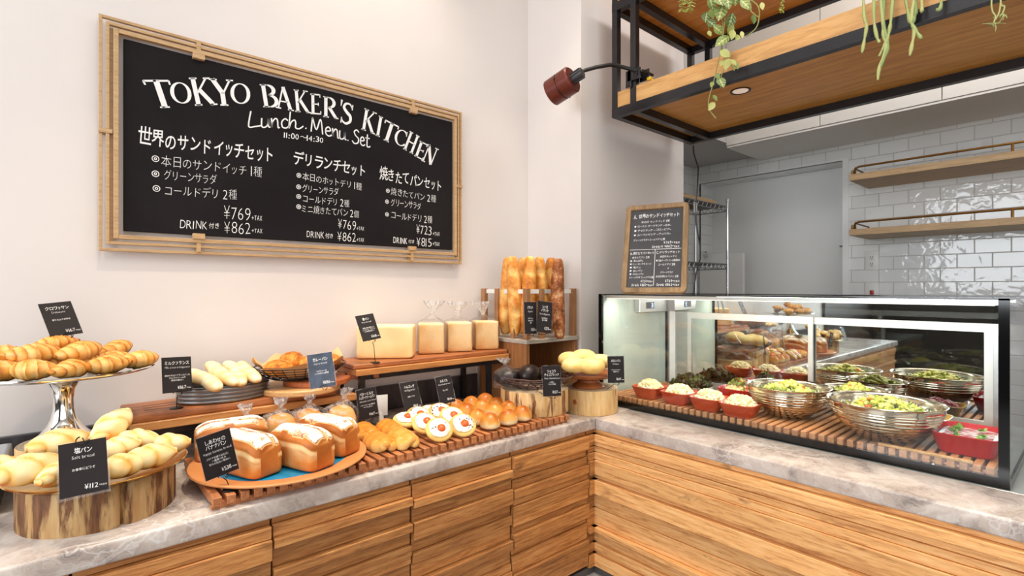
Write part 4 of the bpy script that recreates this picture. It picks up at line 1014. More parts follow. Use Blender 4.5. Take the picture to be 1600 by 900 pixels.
def dome_me(name, mat, seed, R, Hh, peak=.0, t_top=.7, t_low=.1, lump=.04, flat=.55, n=28, rough=.0):
    mb = MB()
    def fn(u, v):
        a = 2 * PI * v; th = PI * u                       # from top to bottom
        s = math.sin(th); c = math.cos(th)
        r = R * (max(s, 0.0) ** .85) * (1 + lump * nz(math.cos(a) * 1.3, math.sin(a) * 1.3, seed + u))
        z = Hh * (c if c > 0 else c * flat) + peak * max(0, 1 - u * 4)
        k = nz(math.cos(a) * s * 2, math.sin(a) * s * 2, c * 2 + seed)
        if rough: r *= 1 + rough * nz(math.cos(a) * s * 9, math.sin(a) * s * 9, c * 9 + seed); z += Hh * rough * nz(math.cos(a) * s * 9 + 5, math.sin(a) * s * 9, c * 9 + seed)
        cr = .12 * max(0, math.cos(a * 5 + seed)) * max(0, .6 - u)
        return Vector((max(r, .0004) * math.cos(a), max(r, .0004) * math.sin(a), z)), t_low + (t_top - t_low) * max(0, c + .15) ** .8 + .2 * k + cr
    mb.grid(fn, 22, n, cap0=True, cap1=True)
    return mb.mesh(name, mat, 180)
def loaf_me(seed, L=.178, Wd=.090, Hh=.101):
    mb = MB()
    def fn(u, v):
        a = 2 * PI * v; ca, sa = math.cos(a), math.sin(a)
        x = (u - .5) * L; e = (1 - abs(2 * u - 1) ** 7) ** (1 / 2.6) if 0 < u < 1 else .0
        e = max(e, .02)
        hw = Wd / 2
        if sa < 0:
            yy = hw * math.copysign(abs(ca) ** .28, ca); zz = -.046 * abs(sa) ** .22
        else:
            bul = 1 + .10 * math.sin(min(sa, 1) * PI) 
            yy = hw * bul * math.copysign(abs(ca) ** .78, ca); zz = (Hh - .046) * sa ** .92
        crack = math.exp(-((yy - .012 - .004 * math.sin(u * 7 + seed)) / .0045) ** 2) * (1 if sa > 0 else 0)
        endt = max(0, abs(2 * u - 1) - .55) / .45
        zz -= .007 * crack + (.016 * endt ** 2 if sa > 0 else 0)
        side = math.exp(-((sa - .33) / .10) ** 2) * (1 if ca > 0 else .5)     # torn band below the crown
        yy *= 1 - .10 * side
        k = nz(u * 5, yy * 40, zz * 40 + seed)
        p = Vector((x, yy * (0.55 + .45 * e) if e < .99 else yy, zz * (.75 + .25 * e) if sa > 0 else zz * (.9 + .1 * e)))
        p += Vector((0, ca * .0015 * k, sa * .003 * k if sa > 0 else 0))
        if sa > .74 + .10 * k and endt < .92: tone = -(.42 + .45 * k + 1.1 * (sa - .74)) if k > -.6 else .45
        elif sa > .36: tone = .74 + .25 * k
        elif sa > .12: tone = .12 + .15 * k
        elif sa > 0: tone = .35 + .2 * k
        else: tone = .50 + .36 * abs(sa) ** 2 + .2 * k
        if tone < 0: tone = min(tone, -.06)
        if crack > .5 and sa > 0: tone = .3
        return p, tone
    nu, nv = 44, 56
    mb.grid(fn, nu, nv, cap0=True, cap1=True)
    return mb.mesh('banana_loaf', M['loafcrust'], 50)
def block_me(name, mat, L, Wd, Hh, seed, ex=.12, t0=.42, seam=True):
    mb = MB()
    sg = lambda c, e: math.copysign(abs(c) ** e, c)
    def fn(u, v):
        th = PI * (u - .5) ; a = 2 * PI * v
        cx = sg(math.cos(th), ex)
        p = Vector((L / 2 * cx * sg(math.cos(a), ex), Wd / 2 * cx * sg(math.sin(a), ex), Hh / 2 * sg(math.sin(th), ex)))
        k = nz(p.x * 16, p.y * 16, p.z * 16 + seed); k2 = nz(p.x * 40, p.y * 40, p.z * 40 + seed)
        zz = p.z / Hh
        sm = math.exp(-((zz - .02 - .02 * k) / .02) ** 2) if seam else 0
        p = p + p.normalized() * (.0022 * k + .001 * k2 - .002 * sm)
        top = 1 if zz > .47 else 0
        tone = (.16 if top else t0 + .45 * max(0, -zz)) + .28 * k + .12 * k2 + .12 * sm
        return p, tone
    mb.grid(fn, 60, 96, cap0=True, cap1=True)
    return mb.mesh(name, mat, 50)
def braid_me(seed, L=.12, R=.0185):
    mb = MB()
    for i in range(3):
        def c(u, i=i):
            ph = 2 * PI * (u * 1.25 + i / 3) + seed
            e = .35 + .65 * math.sin(PI * min(max(u, .03), .97)) ** .5
            return Vector(((u - .5) * L, .021 * math.sin(ph) * e, .004 + .0075 * math.cos(2 * ph) * e))
        k = 36; vs = []; ts = []
        def fn(u, v, c=c):
            p = c(u); q = (c(min(u + .01, 1)) - c(max(u - .01, 0))).normalized(); n = Vector((-q.y, q.x, 0)).normalized(); b = q.cross(n)
            r = R * (max(.03, 1 - abs(2 * u - 1) ** 4) ** .5); a = 2 * PI * v
            pt = p + n * (r * math.cos(a)) + b * (r * .95 * math.sin(a))
            pt.z = max(pt.z, -.0125)
            return pt, .32 + .38 * max(0, (pt.z + .005) / .03) * (.6 + .4 * nz(u * 4, v * 2, seed + i)) - .22 * max(0, .004 - pt.z) / .016
        mb.grid(fn, k, 16, cap0=True, cap1=True)
    return mb.mesh('braided_roll', M['braid'], 180)
def bag_mb(Lx, Ly, Hb, neck, seed, top=.045, open_r=.022, tilt=(0, 0)):
    """plastic bag round a loaf: squarish body, gathered neck, flared ruffle; returns body and neck"""
    def ring(u, v, lv, phase):
        a = 2 * PI * v; z, s, ru, ex = lv
        ca, sa = math.cos(a), math.sin(a)
        x = Lx / 2 * math.copysign(abs(ca) ** ex, ca) * s; y = Ly / 2 * math.copysign(abs(sa) ** ex, sa) * s
        w = 1 + ru * (math.sin(a * 7 + seed) * .6 + math.sin(a * 13 + seed * 2 + z * 40) * .4) + .04 * nz(ca * 2, sa * 2, z * 30 + seed)
        t = max(0, z - Hb)
        return Vector((x * w + tilt[0] * t, y * w + tilt[1] * t, z))
    lv = [(.001, .97, 0, .3), (.012, 1.04, .0, .3), (Hb * .5, 1.045, .008, .3), (Hb * .93, 1.04, .01, .32), (Hb * 1.03, .96, .02, .45), (Hb + (neck - Hb) * .5, .55, .08, .75), (neck, .16, .12, 1.0)]
    lv2 = [(neck - .002, .155, .12, 1.0), (neck + .006, .15, .14, 1.0), (neck + top * .4, .30, .30, 1.0), (neck + top * .8, open_r / Lx * 2, .34, 1.0), (neck + top, open_r / Lx * 2.1, .5, 1.0)]
    def interp(L, u):
        k = len(L) - 1; i = min(int(u * k), k - 1); f = u * k - i
        return tuple(L[i][q] * (1 - f) + L[i + 1][q] * f for q in range(4))
    a = MB().grid(lambda u, v: ring(u, v, interp(lv, u), 0), 24, 48)
    b = MB().grid(lambda u, v: ring(u, v, interp(lv2, u), 0), 14, 48)
    return a, b
def bagged(name, label, cat, group, loc, yaw, me, Lx, Ly, Hb, neck, seed, top=.045, open_r=.022, tilt=(0, 0), zo=0, mat='bag'):
    t = thing(name, label, cat, loc, (0, 0, yaw), group)
    part('loaf', me, None, t, loc=(0, 0, zo))
    a, b = bag_mb(Lx, Ly, Hb, neck, seed, top, open_r, tilt)
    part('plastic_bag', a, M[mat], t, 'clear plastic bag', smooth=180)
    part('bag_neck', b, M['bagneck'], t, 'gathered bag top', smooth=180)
    return t
def log_mb(R, h, seed, notch=None, amp=.02, flute=.0):
    mb = MB()
    def rr(a):
        r = R * (1 + amp * nz(math.cos(a) * 1.5, math.sin(a) * 1.5, seed) + flute * nz(math.cos(a) * 9, math.sin(a) * 9, seed))
        if notch is not None:
            d = abs((a - notch + PI) % (2 * PI) - PI)
            r -= R * .12 * max(0, 1 - d / .06)
        return r
    n = 144
    lv = [(-.004, 0), (0, 0.003), (.3, .5), (.7, .8), (1, h - .003), (.996, h)]
    side = [(1 - .006, 0), (1, .003), (1.0, h * .5), (1, h - .003), (1 - .012, h)]
    mb.grid(lambda u, v: Vector((rr(2 * PI * v) * side[int(round(u * 4))][0] * math.cos(2 * PI * v), rr(2 * PI * v) * side[int(round(u * 4))][0] * math.sin(2 * PI * v), side[int(round(u * 4))][1])), 4, n)
    top = MB(); 
    top.grid(lambda u, v: Vector(((.002 + (.988 - .002) * u) * rr(2 * PI * v) * math.cos(2 * PI * v), (.002 + (.988 - .002) * u) * rr(2 * PI * v) * math.sin(2 * PI * v), h)), 4, n, cap0=True)
    return mb, top
def log(name, label, c, R, h, seed, mat, **kw):
    t = thing(name, label, 'log stand', c, group='bark-sided log stands')
    a, b = log_mb(R, h, seed, **kw)
    part('bark', a, mat, t, 'bark-streaked side', smooth=40); part('cut_top', b, M['rings'], t, 'sawn top')
    return t

# ------------------------------------------------------------------ slatted trivet along the front edge
TX0, TX1, TY0, TY1 = .25, 1.4266, 1.304, 1.665
tv = thing('slatted_trivet', 'long red-brown wooden slatted trivet along the front of the marble counter', 'trivet')
mb = MB(); k = 41; pitch = (TX1 - TX0) / k
for i in range(k):
    mb.box((pitch * .66, TY1 - TY0, .020), (TX0 + pitch * (i + .33), (TY0 + TY1) / 2, ZC + .020), bevel=.0012, segs=1)
part('slats', mb, M['slat'], tv, smooth=0)
part('bearer', MB().span((TX0, TY0 + .012, ZC + .0005), (TX1 - pitch * .34, TY0 + .032, ZC + .014)), M['slat'], tv)
part('bearer', MB().span((TX0, TY1 - .032, ZC + .0005), (TX1 - pitch * .34, TY1 - .012, ZC + .014)), M['slat'], tv)
ZT = ZC + .030

# ------------------------------------------------------------------ croissants on the silver stand
SCN = (0, 1.712)
log('log_stand', 'small pale log stand under the silver croissant stand', (SCN[0], SCN[1], ZC), .09, .118, 3, M['bark_c'])
st = thing('cake_stand', 'tall polished silver stand with a broad plate of croissants', 'cake stand', (SCN[0], SCN[1], ZC + .1185))
part('pedestal', MB().lathe([(.0005, 0), (.060, 0), (.0615, .003), (.058, .010), (.046, .022), (.034, .038), (.026, .056), (.0215, .08), (.0205, .105), (.023, .13), (.032, .146), (.05, .156), (.09, .163), (.0005, .1635)], 48), M['silver'], st)
part('plate', MB().lathe([(.0005, .1645), (.10, .1645), (.155, .166), (.180, .170), (.187, .1735), (.189, .1765), (.188, .1795), (.184, .1785), (.172, .1745), (.12, .170), (.0005, .1695)], 72), M['silver'], st)
cr = [croissant_me(s) for s in (1.3, 4.2, 8.8)]
CG = 'croissants piled on the silver stand'
for k, (px, py, hd, yaw, pitch, roll, sc, lb) in enumerate([
    (50, 578, 1.585, -.55, 0, 0, 1.12, 'golden croissant at the front left rim of the silver stand'),
    (112, 577, 1.585, .9, 0, .1, 1.08, 'round-looking croissant end-on at the front rim, right under the price card'),
    (168, 570, 1.60, .15, .05, 0, 1.1, 'front croissant on the silver stand lying left of the rightmost one'),
    (218, 562, 1.655, .35, .05, 0, 1.1, 'croissant farthest right on the silver stand with its tip over the rim'),
    (2, 580, 1.62, -.2, 0, 0, 1.1, 'croissant cut by the left edge of the photo, in the front row'),
    (54, 553, 1.655, .25, .0, .2, 1.15, 'croissant lying across the second layer, upper left of the pile'),
    (126, 549, 1.66, .5, .15, .1, 1.15, 'croissant in the second layer right of the price card, tip up right'),
    (6, 554, 1.69, -.5, .0, 0, 1.05, 'second-layer croissant at the left edge of the photo'),
    (182, 545, 1.75, .6, .2, 0, 1.05, 'pale croissant at the back right of the silver stand'),
    (87, 537, 1.72, .1, .1, 0, 1.0, 'croissant on top of the pile just below the price card'),
    (92, 565, 1.70, 1.2, 0, 0, 1.0, 'croissant buried in the middle of the pile'),
    (145, 556, 1.78, -.4, 0, 0, 1.0, 'croissant behind the second layer at the back of the silver stand')]):
    p = at_h(px, py, hd)
    put(cr[k % 3], 'croissant', lb, 'croissant', CG, p, (roll, -pitch, yaw), sc)

for k, (px, hd, yaw, lb) in enumerate([(28, 1.668, .2, 'croissant low in the pile between the front row and the second layer, far left'), (76, 1.672, -.3, 'croissant low in the pile under the second layer, left of centre'), (130, 1.668, .4, 'croissant low in the pile under the right second-layer croissant'), (178, 1.685, .1, 'croissant low at the back right under the pale one')]):
    p = at_h(px, 450, hd); p.z = .9175
    put(cr[(k + 1) % 3], 'croissant', lb, 'croissant', CG, p, (0, 0, yaw), .95)
# ------------------------------------------------------------------ salt rolls on the gold plate and split log
LC = (.0635, 1.49)
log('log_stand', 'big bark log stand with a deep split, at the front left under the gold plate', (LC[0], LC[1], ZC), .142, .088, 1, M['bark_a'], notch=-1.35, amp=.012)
gp = solo('gold_plate', MB().lathe([(.0005, 0), (.11, 0), (.15, .003), (.163, .010), (.166, .0125), (.164, .0135), (.158, .010), (.145, .0055), (.11, .003), (.0005, .003)], 72), M['goldplate'], 'shallow shiny gold plate of salt rolls on the front log', 'plate', loc=(LC[0], LC[1], ZC + .0885))
sr = [croissant_me(s, .100, .0315, .20, 2.6, .16, (.12, .42, .2, .12), 'salt_roll', 'salt', .88, .62, .62, .46, .20) for s in (.4, 2.2, 5.1)]  # browned crust, plus warm shading painted into creases and underside
SG = 'salt rolls on the gold plate'
for k, (px, py, hd, yaw, pitch, roll, sc, lb) in enumerate([
    (44, 733, 1.40, .25, .05, 0, 1.12, 'large plump salt roll at the front left of the gold plate'),
    (93, 692, 1.535, .35, .0, .2, 1.15, 'salt roll at the back behind the price card top left corner'),
    (176, 664, 1.52, .75, .42, .1, 1.05, 'salt roll tilted up at the very top of the pile'),
    (212, 688, 1.485, -.45, -.05, 0, .98, 'salt roll below and right of the topmost one'),
    (262, 694, 1.47, -.35, .0, 0, .95, 'salt roll farthest right on the gold plate, toward the banana loaves'),
    (184, 699, 1.44, .1, .0, .3, .85, 'small salt roll tucked beside the price card right edge'),
    (234, 713, 1.385, -.15, .05, 0, 1.0, 'salt roll at the front right rim of the gold plate'),
    (189, 728, 1.365, .15, .0, .1, .95, 'salt roll at the front right next to the price card'),
    (88, 741, 1.375, 1.0, 0, 0, .85, 'salt roll half hidden behind the left edge of the price card'),
    (0, 732, 1.45, -.4, 0, 0, .95, 'salt roll cut by the left edge of the photo'),
    (140, 712, 1.47, .6, 0, 0, 1.0, 'salt roll behind the salt bread price card')]):
    p = at_h(px, py, hd)
    put(sr[k % 3], 'salt_roll', lb, 'bread roll', SG, p, (roll, -pitch, yaw), sc)

# ------------------------------------------------------------------ low step shelf with milk baguettes and curry bread
sh1 = thing('step_shelf', 'low wooden step shelf along the wall behind the salt rolls and banana loaves', 'step shelf')
part('top_board', MB().span((.133, 1.70, .712), (.765, 1.925, .735), .002, 1), M['step'], sh1)
part('side_frame', MB().span((.16, 1.715, ZC), (.18, 1.735, .711)).span((.16, 1.90, ZC), (.18, 1.92, .711)).span((.16, 1.735, .69), (.18, 1.90, .711)), M['black_steel'], sh1)
part('side_frame', MB().span((.72, 1.715, ZC), (.74, 1.735, .711)).span((.72, 1.90, ZC), (.74, 1.92, .711)).span((.72, 1.735, .69), (.74, 1.90, .711)), M['black_steel'], sh1)
part('front_rail', MB().span((.18, 1.715, .695), (.72, 1.73, .711)), M['black_steel'], sh1)
sb = thing('serving_board', 'brown slotted serving board under the oval tin on the step shelf', 'serving board')
part('board', MB().span((.125, 1.712, .7355), (.70, 1.90, .757), .004, 2), M['walnut'], sb)
for i in range(3):
    part('slot', MB().span((.17, 1.765 + i * .035, .7572), (.28, 1.768 + i * .035, .7576)), M['black'], sb)
TC = Vector((.378, 1.800, .7575))
def oval(mb, prof, ax, ay, n=64, tones=None):
    return mb.grid(lambda u, v: Vector(((ax + prof[int(round(u * (len(prof) - 1)))][0]) * math.cos(2 * PI * v), (ay + prof[int(round(u * (len(prof) - 1)))][0]) * math.sin(2 * PI * v), prof[int(round(u * (len(prof) - 1)))][1])), len(prof) - 1, n, cap0=True)
tn = []
for i in range(4):
    z = .001 + i * .0115; tn += [(-.004, z), (0, z + .003), (.001, z + .006), (0, z + .009), (-.003, z + .0105)]
tn += [(.001, .049), (.002, .050), (.0, .0508), (-.003, .050), (-.004, .008), (-.06, .006)]
solo('oval_tin', oval(MB(), [(-.05, .0)] + tn, .128, .088), M['tin'], 'ribbed dark oval tin full of milk baguettes on the step shelf', 'tin', loc=TC)
mk = [roll_me('milk_baguette', M['milk'], s, .135, .0235, 0, .0, .22, .38, .85, True) for s in (.7, 3.4)]
MG = 'milk baguettes in the oval tin'
for k, (px, py, hd, yaw, pitch, lb) in enumerate([
    (328, 598, 1.775, -.75, .12, 'milk baguette lowest at the front left rim of the oval tin'),
    (311, 588, 1.83, -.8, .1, 'milk baguette at the far left of the oval tin behind the price card'),
    (336, 580, 1.85, -.85, .25, 'milk baguette second from the left in the upper layer of the tin'),
    (352, 587, 1.80, -.85, .28, 'milk baguette in the middle of the oval tin'),
    (370, 586, 1.81, -.9, .30, 'milk baguette right of the middle in the oval tin'),
    (388, 581, 1.82, -.9, .32, 'milk baguette farthest right in the oval tin, standing highest'),
    (362, 578, 1.88, -.9, .2, 'milk baguette at the back of the oval tin')]):
    put(mk[k % 2], 'milk_baguette', lb, 'bread roll', MG, at_h(px, py, hd), (0, pitch, yaw - .55), 1.0)
# boards, wire basket and curry breads
c1 = solo('cutting_board', MB().lathe([(.0005, 0), (.125, 0), (.128, .004), (.128, .015), (.124, .019), (.0005, .019)], 56), M['cutting'], 'pale round cutting board under the wire basket of curry breads', 'cutting board', loc=(.60, 1.775, .7575))
pb = MB().lathe([(.0005, 0), (.105, 0), (.108, .003), (.108, .015), (.105, .018), (.0005, .018)], 48).box((.12, .045, .018), (.15, -.02, .009), (0, 0, -.35), bevel=.004)
solo('paddle_board', pb, M['redwood'], 'red-brown paddle board whose handle sticks out beside the wire basket', 'cutting board', loc=(.655, 1.77, .777))
BC = Vector((.60, 1.772, .7965))
def basket(t, ax, ay, h, nr, mat, nspoke=22, r=.0016, wob=.0, base=.45):
    mb = MB(); seed = ax * 100
    def rad(k): return base + (1 - base) * (k ** .75)
    for i in range(nr):
        k = i / (nr - 1); s = rad(k)
        mb.tube([(ax * s * math.cos(a), ay * s * math.sin(a), .002 + h * k ** 1.3 + wob * nz(math.cos(a) * 2, math.sin(a) * 2, i * 3.1 + seed)) for a in [2 * PI * j / 48 for j in range(48)]], r * (1.3 if i == nr - 1 else 1), 6, closed=True)
    for j in range(nspoke):
        a = 2 * PI * j / nspoke; da = .12 * (1 if j % 2 else -1) * (1 if wob else 0)
        mb.tube([(ax * rad(k) * math.cos(a + da * k * 3), ay * rad(k) * math.sin(a + da * k * 3), .002 + h * k ** 1.3) for k in [q / 8 for q in range(9)]], r, 5)
    return part('wire_frame', mb, mat, t, smooth=180)
bk = thing('wire_basket', 'black wire basket lined with paper, holding curry breads', 'basket', BC)
basket(bk, .150, .105, .044, 7, M['wire'], 26, .0013)
pp = MB()
def paper(u, v):
    a = 2 * PI * v; s = .05 + .95 * u
    peak = [(.35, .040), (1.9, .028), (3.2, .034), (4.6, .010), (5.6, .02)]
    pk = sum(hh * max(0, 1 - abs((a - q + PI) % (2 * PI) - PI) / .38) for q, hh in peak)
    z = .006 + .047 * max(0, u - .35) ** 1.1 * 1.6 + pk * max(0, u - .6) * 2.6
    return Vector((.142 * (.40 + .6 * u) * s ** .5 * math.cos(a) * (1 + .05 * (pk > .01)), .098 * (.40 + .6 * u) * s ** .5 * math.sin(a), z))
pp.grid(paper, 14, 72, cap0=True)
solo('paper_liner', pp, M['paper'], 'brown paper sheet with upturned corners lining the wire basket', 'paper', loc=BC, smooth=40)
cu = [dome_me('curry_bread', M['curry'], s, .044, .033, 0, .55, .35, .06, .7, 40, .07) for s in (2.1, 6.3)]
for k, (dx, dy, dz, yaw, lb) in enumerate([(-.075, -.015, .040, .3, 'crumbed curry bread at the left end of the wire basket'), (-.022, .02, .058, 1.2, 'crumbed curry bread sitting highest, left of the curry price card'),
                                 (.035, -.01, .045, .1, 'crumbed curry bread behind the curry price card'), (.092, .0, .045, .5, 'crumbed curry bread at the right end of the wire basket')]):
    put(cu[k % 2], 'curry_bread', lb, 'curry bread', 'curry breads in the wire basket', BC + Vector((dx, dy, dz)), (0, 0, yaw), (1.15, .9, .95))

# ------------------------------------------------------------------ banana loaves on the blue-centred plate
PC = Vector((.45, 1.475, ZT + .0006))
bpl = thing('round_plate', 'large terracotta-rimmed plate with blue glazed centre under the banana loaves', 'plate', PC)
part('rim', MB().lathe([(.0005, 0), (.17, 0), (.205, .0015), (.220, .006), (.222, .0095), (.220, .0125), (.214, .0125), (.190, .008), (.172, .0062), (.0005, .0055)], 96), M['terracotta'], bpl, 'terracotta rim')
part('glazed_centre', MB().lathe([(.0005, .0062), (.10, .0063), (.1705, .0068), (.1715, .0064)], 72), M['blueglaze'], bpl, 'speckled blue glaze')
lf = [loaf_me(s) for s in (1.1, 5.7)]
LZ = PC.z + .0075 + .0462
LG = 'banana loaves on the round plate'
for k, (x, y, yaw, lb) in enumerate([(.349, 1.425, 1.93, 'floured banana loaf at the front left, beside the banana bread price card'), (.470, 1.388, 1.93, 'floured banana loaf at the front centre of the round plate'),
                           (.566, 1.450, 1.98, 'floured banana loaf farthest right on the round plate'), (.352, 1.590, -.12, 'floured banana loaf lying crosswise at the back left of the round plate')]):
    put(lf[k % 2], 'banana_loaf', lb, 'loaf', LG, (x, y, LZ), (0, 0, yaw + PI), 1.0)
bb = [dome_me('bagged_loaf', M['bagbread'], s, .047, .050, 0, .5, .2, .05, .8, 32, .02) for s in (3, 9)]
for k, (px, Y, yaw, hh, lb) in enumerate([(386, 1.645, .2, .100, 'bagged loaf farthest left, behind the crosswise banana loaf'), (438, 1.645, -.1, .105, 'bagged loaf second from left with an upright gathered bag top'),
                                  (482, 1.652, .3, .105, 'bagged loaf third from left behind the banana loaves'), (533, 1.630, -.2, .11, 'bagged loaf farthest right with a tall twisted bag top')]):
    p = at_y(px, 600, Y)
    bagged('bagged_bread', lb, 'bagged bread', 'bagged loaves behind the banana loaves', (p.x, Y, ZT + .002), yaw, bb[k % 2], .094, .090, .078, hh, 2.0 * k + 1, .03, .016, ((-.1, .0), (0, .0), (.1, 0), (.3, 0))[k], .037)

# ------------------------------------------------------------------ braided rolls, egg buns and small buns on the trivet
br = [braid_me(s) for s in (.3, 1.6)]
for k, (x, y, yaw, sc, lb) in enumerate([(.768, 1.385, 1.45, 1.12, 'glossy braided roll at the front right of the braided group'), (.702, 1.402, 1.50, 1.05, 'glossy braided roll at the front left, next to the round plate'),
                              (.722, 1.535, 1.40, 1.0, 'braided roll at the back left behind the front pair'), (.798, 1.522, 1.45, 1.0, 'braided roll at the back right, beside the egg buns')]):
    put(br[k % 2], 'braided_roll', lb, 'braided roll', 'braided rolls on the slatted trivet', (x, y, ZT + .013 * sc), (0, 0, yaw), sc)
eb = dome_me('ham_egg_bun', M['eggbun'], 4.4, .043, .013, 0, .45, .35, .03, 1.35, 36)
tp = MB(); 
def topf(u, v):
    a = 2 * PI * v; r = .034 * u * (1 + .05 * nz(math.cos(a) * 2, math.sin(a) * 2, 3))
    return Vector((max(r, .0004) * math.cos(a), max(r, .0004) * math.sin(a), .0178 - .0075 * u ** 3 + .0016 * nz(r * 120 * math.cos(a), r * 120 * math.sin(a), 1))), .15 + .55 * u ** 8 + .2 * nz(math.cos(a) * 2, u * 3, 7)
tp.grid(topf, 12, 36, cap0=True)
tpm = tp.mesh('topping', M['eggtop'], 180)
yk = MB().lathe([(.0005, .0245), (.006, .0240), (.0105, .0218), (.0132, .0182), (.0135, .014)], 24).mesh('yolk', M['yolk'], 180)
for k, (px, py, z, tilt, yaw, lb) in enumerate([
    (686, 671, .664, .72, -.35, 'egg bun at the very front of its group with the orange yolk facing out'),
    (723, 664, .664, .70, -.45, 'egg bun at the front right, next to the small round buns'),
    (664, 661, .668, .60, -.35, 'egg bun just behind and left of the frontmost one'),
    (654, 650, .670, .55, -.3, 'egg bun in the middle row at the left, with a large yolk'),
    (688, 644, .672, .55, -.4, 'egg bun at the back of the group, nearest the stone upstand'),
    (706, 651, .670, .60, -.4, 'egg bun between the back one and the front right one'),
    (634, 656, .660, .30, -.2, 'egg bun at the far left, half behind the braided rolls'),
    (672, 645, .664, .4, -.3, 'egg bun half hidden in the back left of the group')]):
    t = thing('ham_egg_bun', lb, 'egg bun', at_z(px, py, z), (tilt, 0, yaw), 'egg buns on the slatted trivet')
    part('bun', eb, None, t); part('topping', tpm, None, t, 'melted white topping'); part('yolk', yk, None, t, 'orange yolk', loc=(.004, -.006, 0))
sbn = [dome_me('small_round_bun', M['bun'], s, .0355, .035, .004, .72, .02, .05, .45, 28) for s in (1.5, 3.9, 7.2)]
for k, (px, py, lb) in enumerate([(765.6, 661, 'pale small round bun at the very front of the bun group'), (793.6, 655, 'small round bun front row, second from the right'), (816, 649, 'small round bun at the right end touching the log stand'),
                          (746, 655, 'small round bun front row next to the egg buns'), (772.6, 645, 'small round bun in the middle row behind the pale front one'), (729, 645, 'small round bun second row at the left, beside the egg buns'),
                          (753, 639, 'darker small round bun in the middle of the group'), (712, 638, 'small round bun back left behind the egg buns'), (736, 633, 'small round bun back row second from left'),
                          (758, 628, 'dark brown small bun at the very back of the group'), (776, 635, 'small round bun back row, second from the right'), (794.5, 641, 'small round bun at the back right close to the log stand')]):
    put(sbn[k % 3], 'small_round_bun', lb, 'bun', 'small round buns on the slatted trivet', at_z(px, py - 2, ZT + .024) * 1 + Vector((0, 0, -.008)), (0, 0, k * 1.3), 1.0)

# ------------------------------------------------------------------ loaf shelf against the wall
sh2 = thing('loaf_shelf', 'taller wooden shelf on black legs carrying the white loaves', 'shelf')
part('top_board', MB().span((.765, 1.70, .793), (1.462, 1.925, .8145), .002, 1), M['step'], sh2)
part('steel_frame', MB().span((.785, 1.715, .775), (1.45, 1.732, .792)).span((.785, 1.90, .775), (1.45, 1.917, .792)).span((.785, 1.732, .775), (.802, 1.90, .792)).span((1.433, 1.732, .775), (1.45, 1.90, .792)), M['black_steel'], sh2)
for x in (.785, 1.358):
    for y in (1.715, 1.90):
        part('leg', MB().span((x, y, ZC + .0005), (x + .019, y + .019, .776)), M['black_steel'], sh2)
solo('serving_board', MB().span((.760, 1.712, .815), (1.462, 1.915, .832), .003, 1), M['walnut'], 'dark brown board under the white loaves on the taller shelf', 'serving board')
ZL = .8325
bl1 = block_me('white_loaf', M['shoku'], .212, .118, .124, 2.0); bl2 = block_me('white_loaf', M['shoku'], .104, .104, .122, 7.0)
YL_ = -.62
put(bl1, 'white_loaf', 'long unbagged white loaf at the left end of the loaf shelf', 'loaf', 'white loaves on the loaf shelf', (.945, 1.826, ZL + .063), (0, 0, YL_), 1.0)
for k, (px, Y, nk, seed, lb) in enumerate([(673, 1.83, .158, 1, 'bagged white loaf beside the long loaf, half covered by bag glare'), (716, 1.815, .152, 5, 'bagged white loaf third from left with a wide ruffled bag top'), (757, 1.800, .150, 9, 'bagged white loaf at the right end, next to the baguette crate')]):
    p = at_y(px, 500, Y)
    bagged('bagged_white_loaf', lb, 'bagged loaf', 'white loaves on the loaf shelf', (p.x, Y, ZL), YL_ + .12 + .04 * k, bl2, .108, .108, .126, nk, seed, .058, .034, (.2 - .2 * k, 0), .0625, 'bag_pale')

# ------------------------------------------------------------------ stand box and baguette crate
BX0, BX1, BY0, BY1 = 1.472, 1.792, 1.602, 1.925
bx = thing('stand_box', 'open wooden box stand in the corner under the baguette crate', 'box stand')
part('top_board', MB().span((BX0 - .006, BY0 - .008, .862), (BX1 + .004, BY1, .880), .002, 1), M['greytop'], bx, 'grey weathered top board')
part('side_panel', MB().span((BX0, BY0, ZC + .0005), (BX0 + .02, BY1, .8615), .001, 1), M['boxwood'], bx)
part('side_panel', MB().span((BX1 - .02, BY0, ZC + .0005), (BX1, BY1, .8615), .001, 1), M['boxwood'], bx)
part('back_panel', MB().span((BX0 + .02, BY1 - .015, ZC + .0005), (BX1 - .02, BY1, .8615)), M['boxwood'], bx)
cz = .8805
ct = thing('baguette_crate', 'slatted wooden crate holding upright baguettes in the wall corner', 'crate')
zt_ = 1.098
def at_front(px, y0): return at_y(px, 480, y0).x
def at_left(px, x0): return at_x(px, 480, x0).y
KX0, KX1, KY0, KY1 = BX0 + .002, BX1 - .004, BY0 + .0, BY1 - .02
for x in (at_front(848, KY0), at_front(872, KY0)):
    part('slat', MB().box((.024, .012, zt_ - cz), (x, KY0 + .006, (zt_ + cz) / 2), bevel=.001, segs=1), M['crate'], ct)
for x in (KX0 + .011, KX1 - .013):
    for y in (KY0 + .011, KY1):
        part('post', MB().box((.024, .024, zt_ - cz), (x, y, (zt_ + cz) / 2), bevel=.001, segs=1), M['crate'], ct)
for p in (775, 800):
    part('slat', MB().box((.012, .024, zt_ - cz), (KX0 + .006, at_left(p, KX0), (zt_ + cz) / 2), bevel=.001, segs=1), M['crate'], ct)
rm = MB()
for z in (zt_ - .022,):
    rm.span((KX0 + .013, KY0 + .0125, z), (KX0 + .016, KY1, z + .018)).span((KX0 + .016, KY0 + .0125, z), (KX1 - .012, KY0 + .0155, z + .018)).span((KX1 - .015, KY0 + .0155, z), (KX1 - .012, KY1, z + .018)).span((KX0 + .016, KY1 - .003, z), (KX1 - .012, KY1, z + .018))
part('metal_band', rm, M['white_plastic'], ct, 'pale metal band')
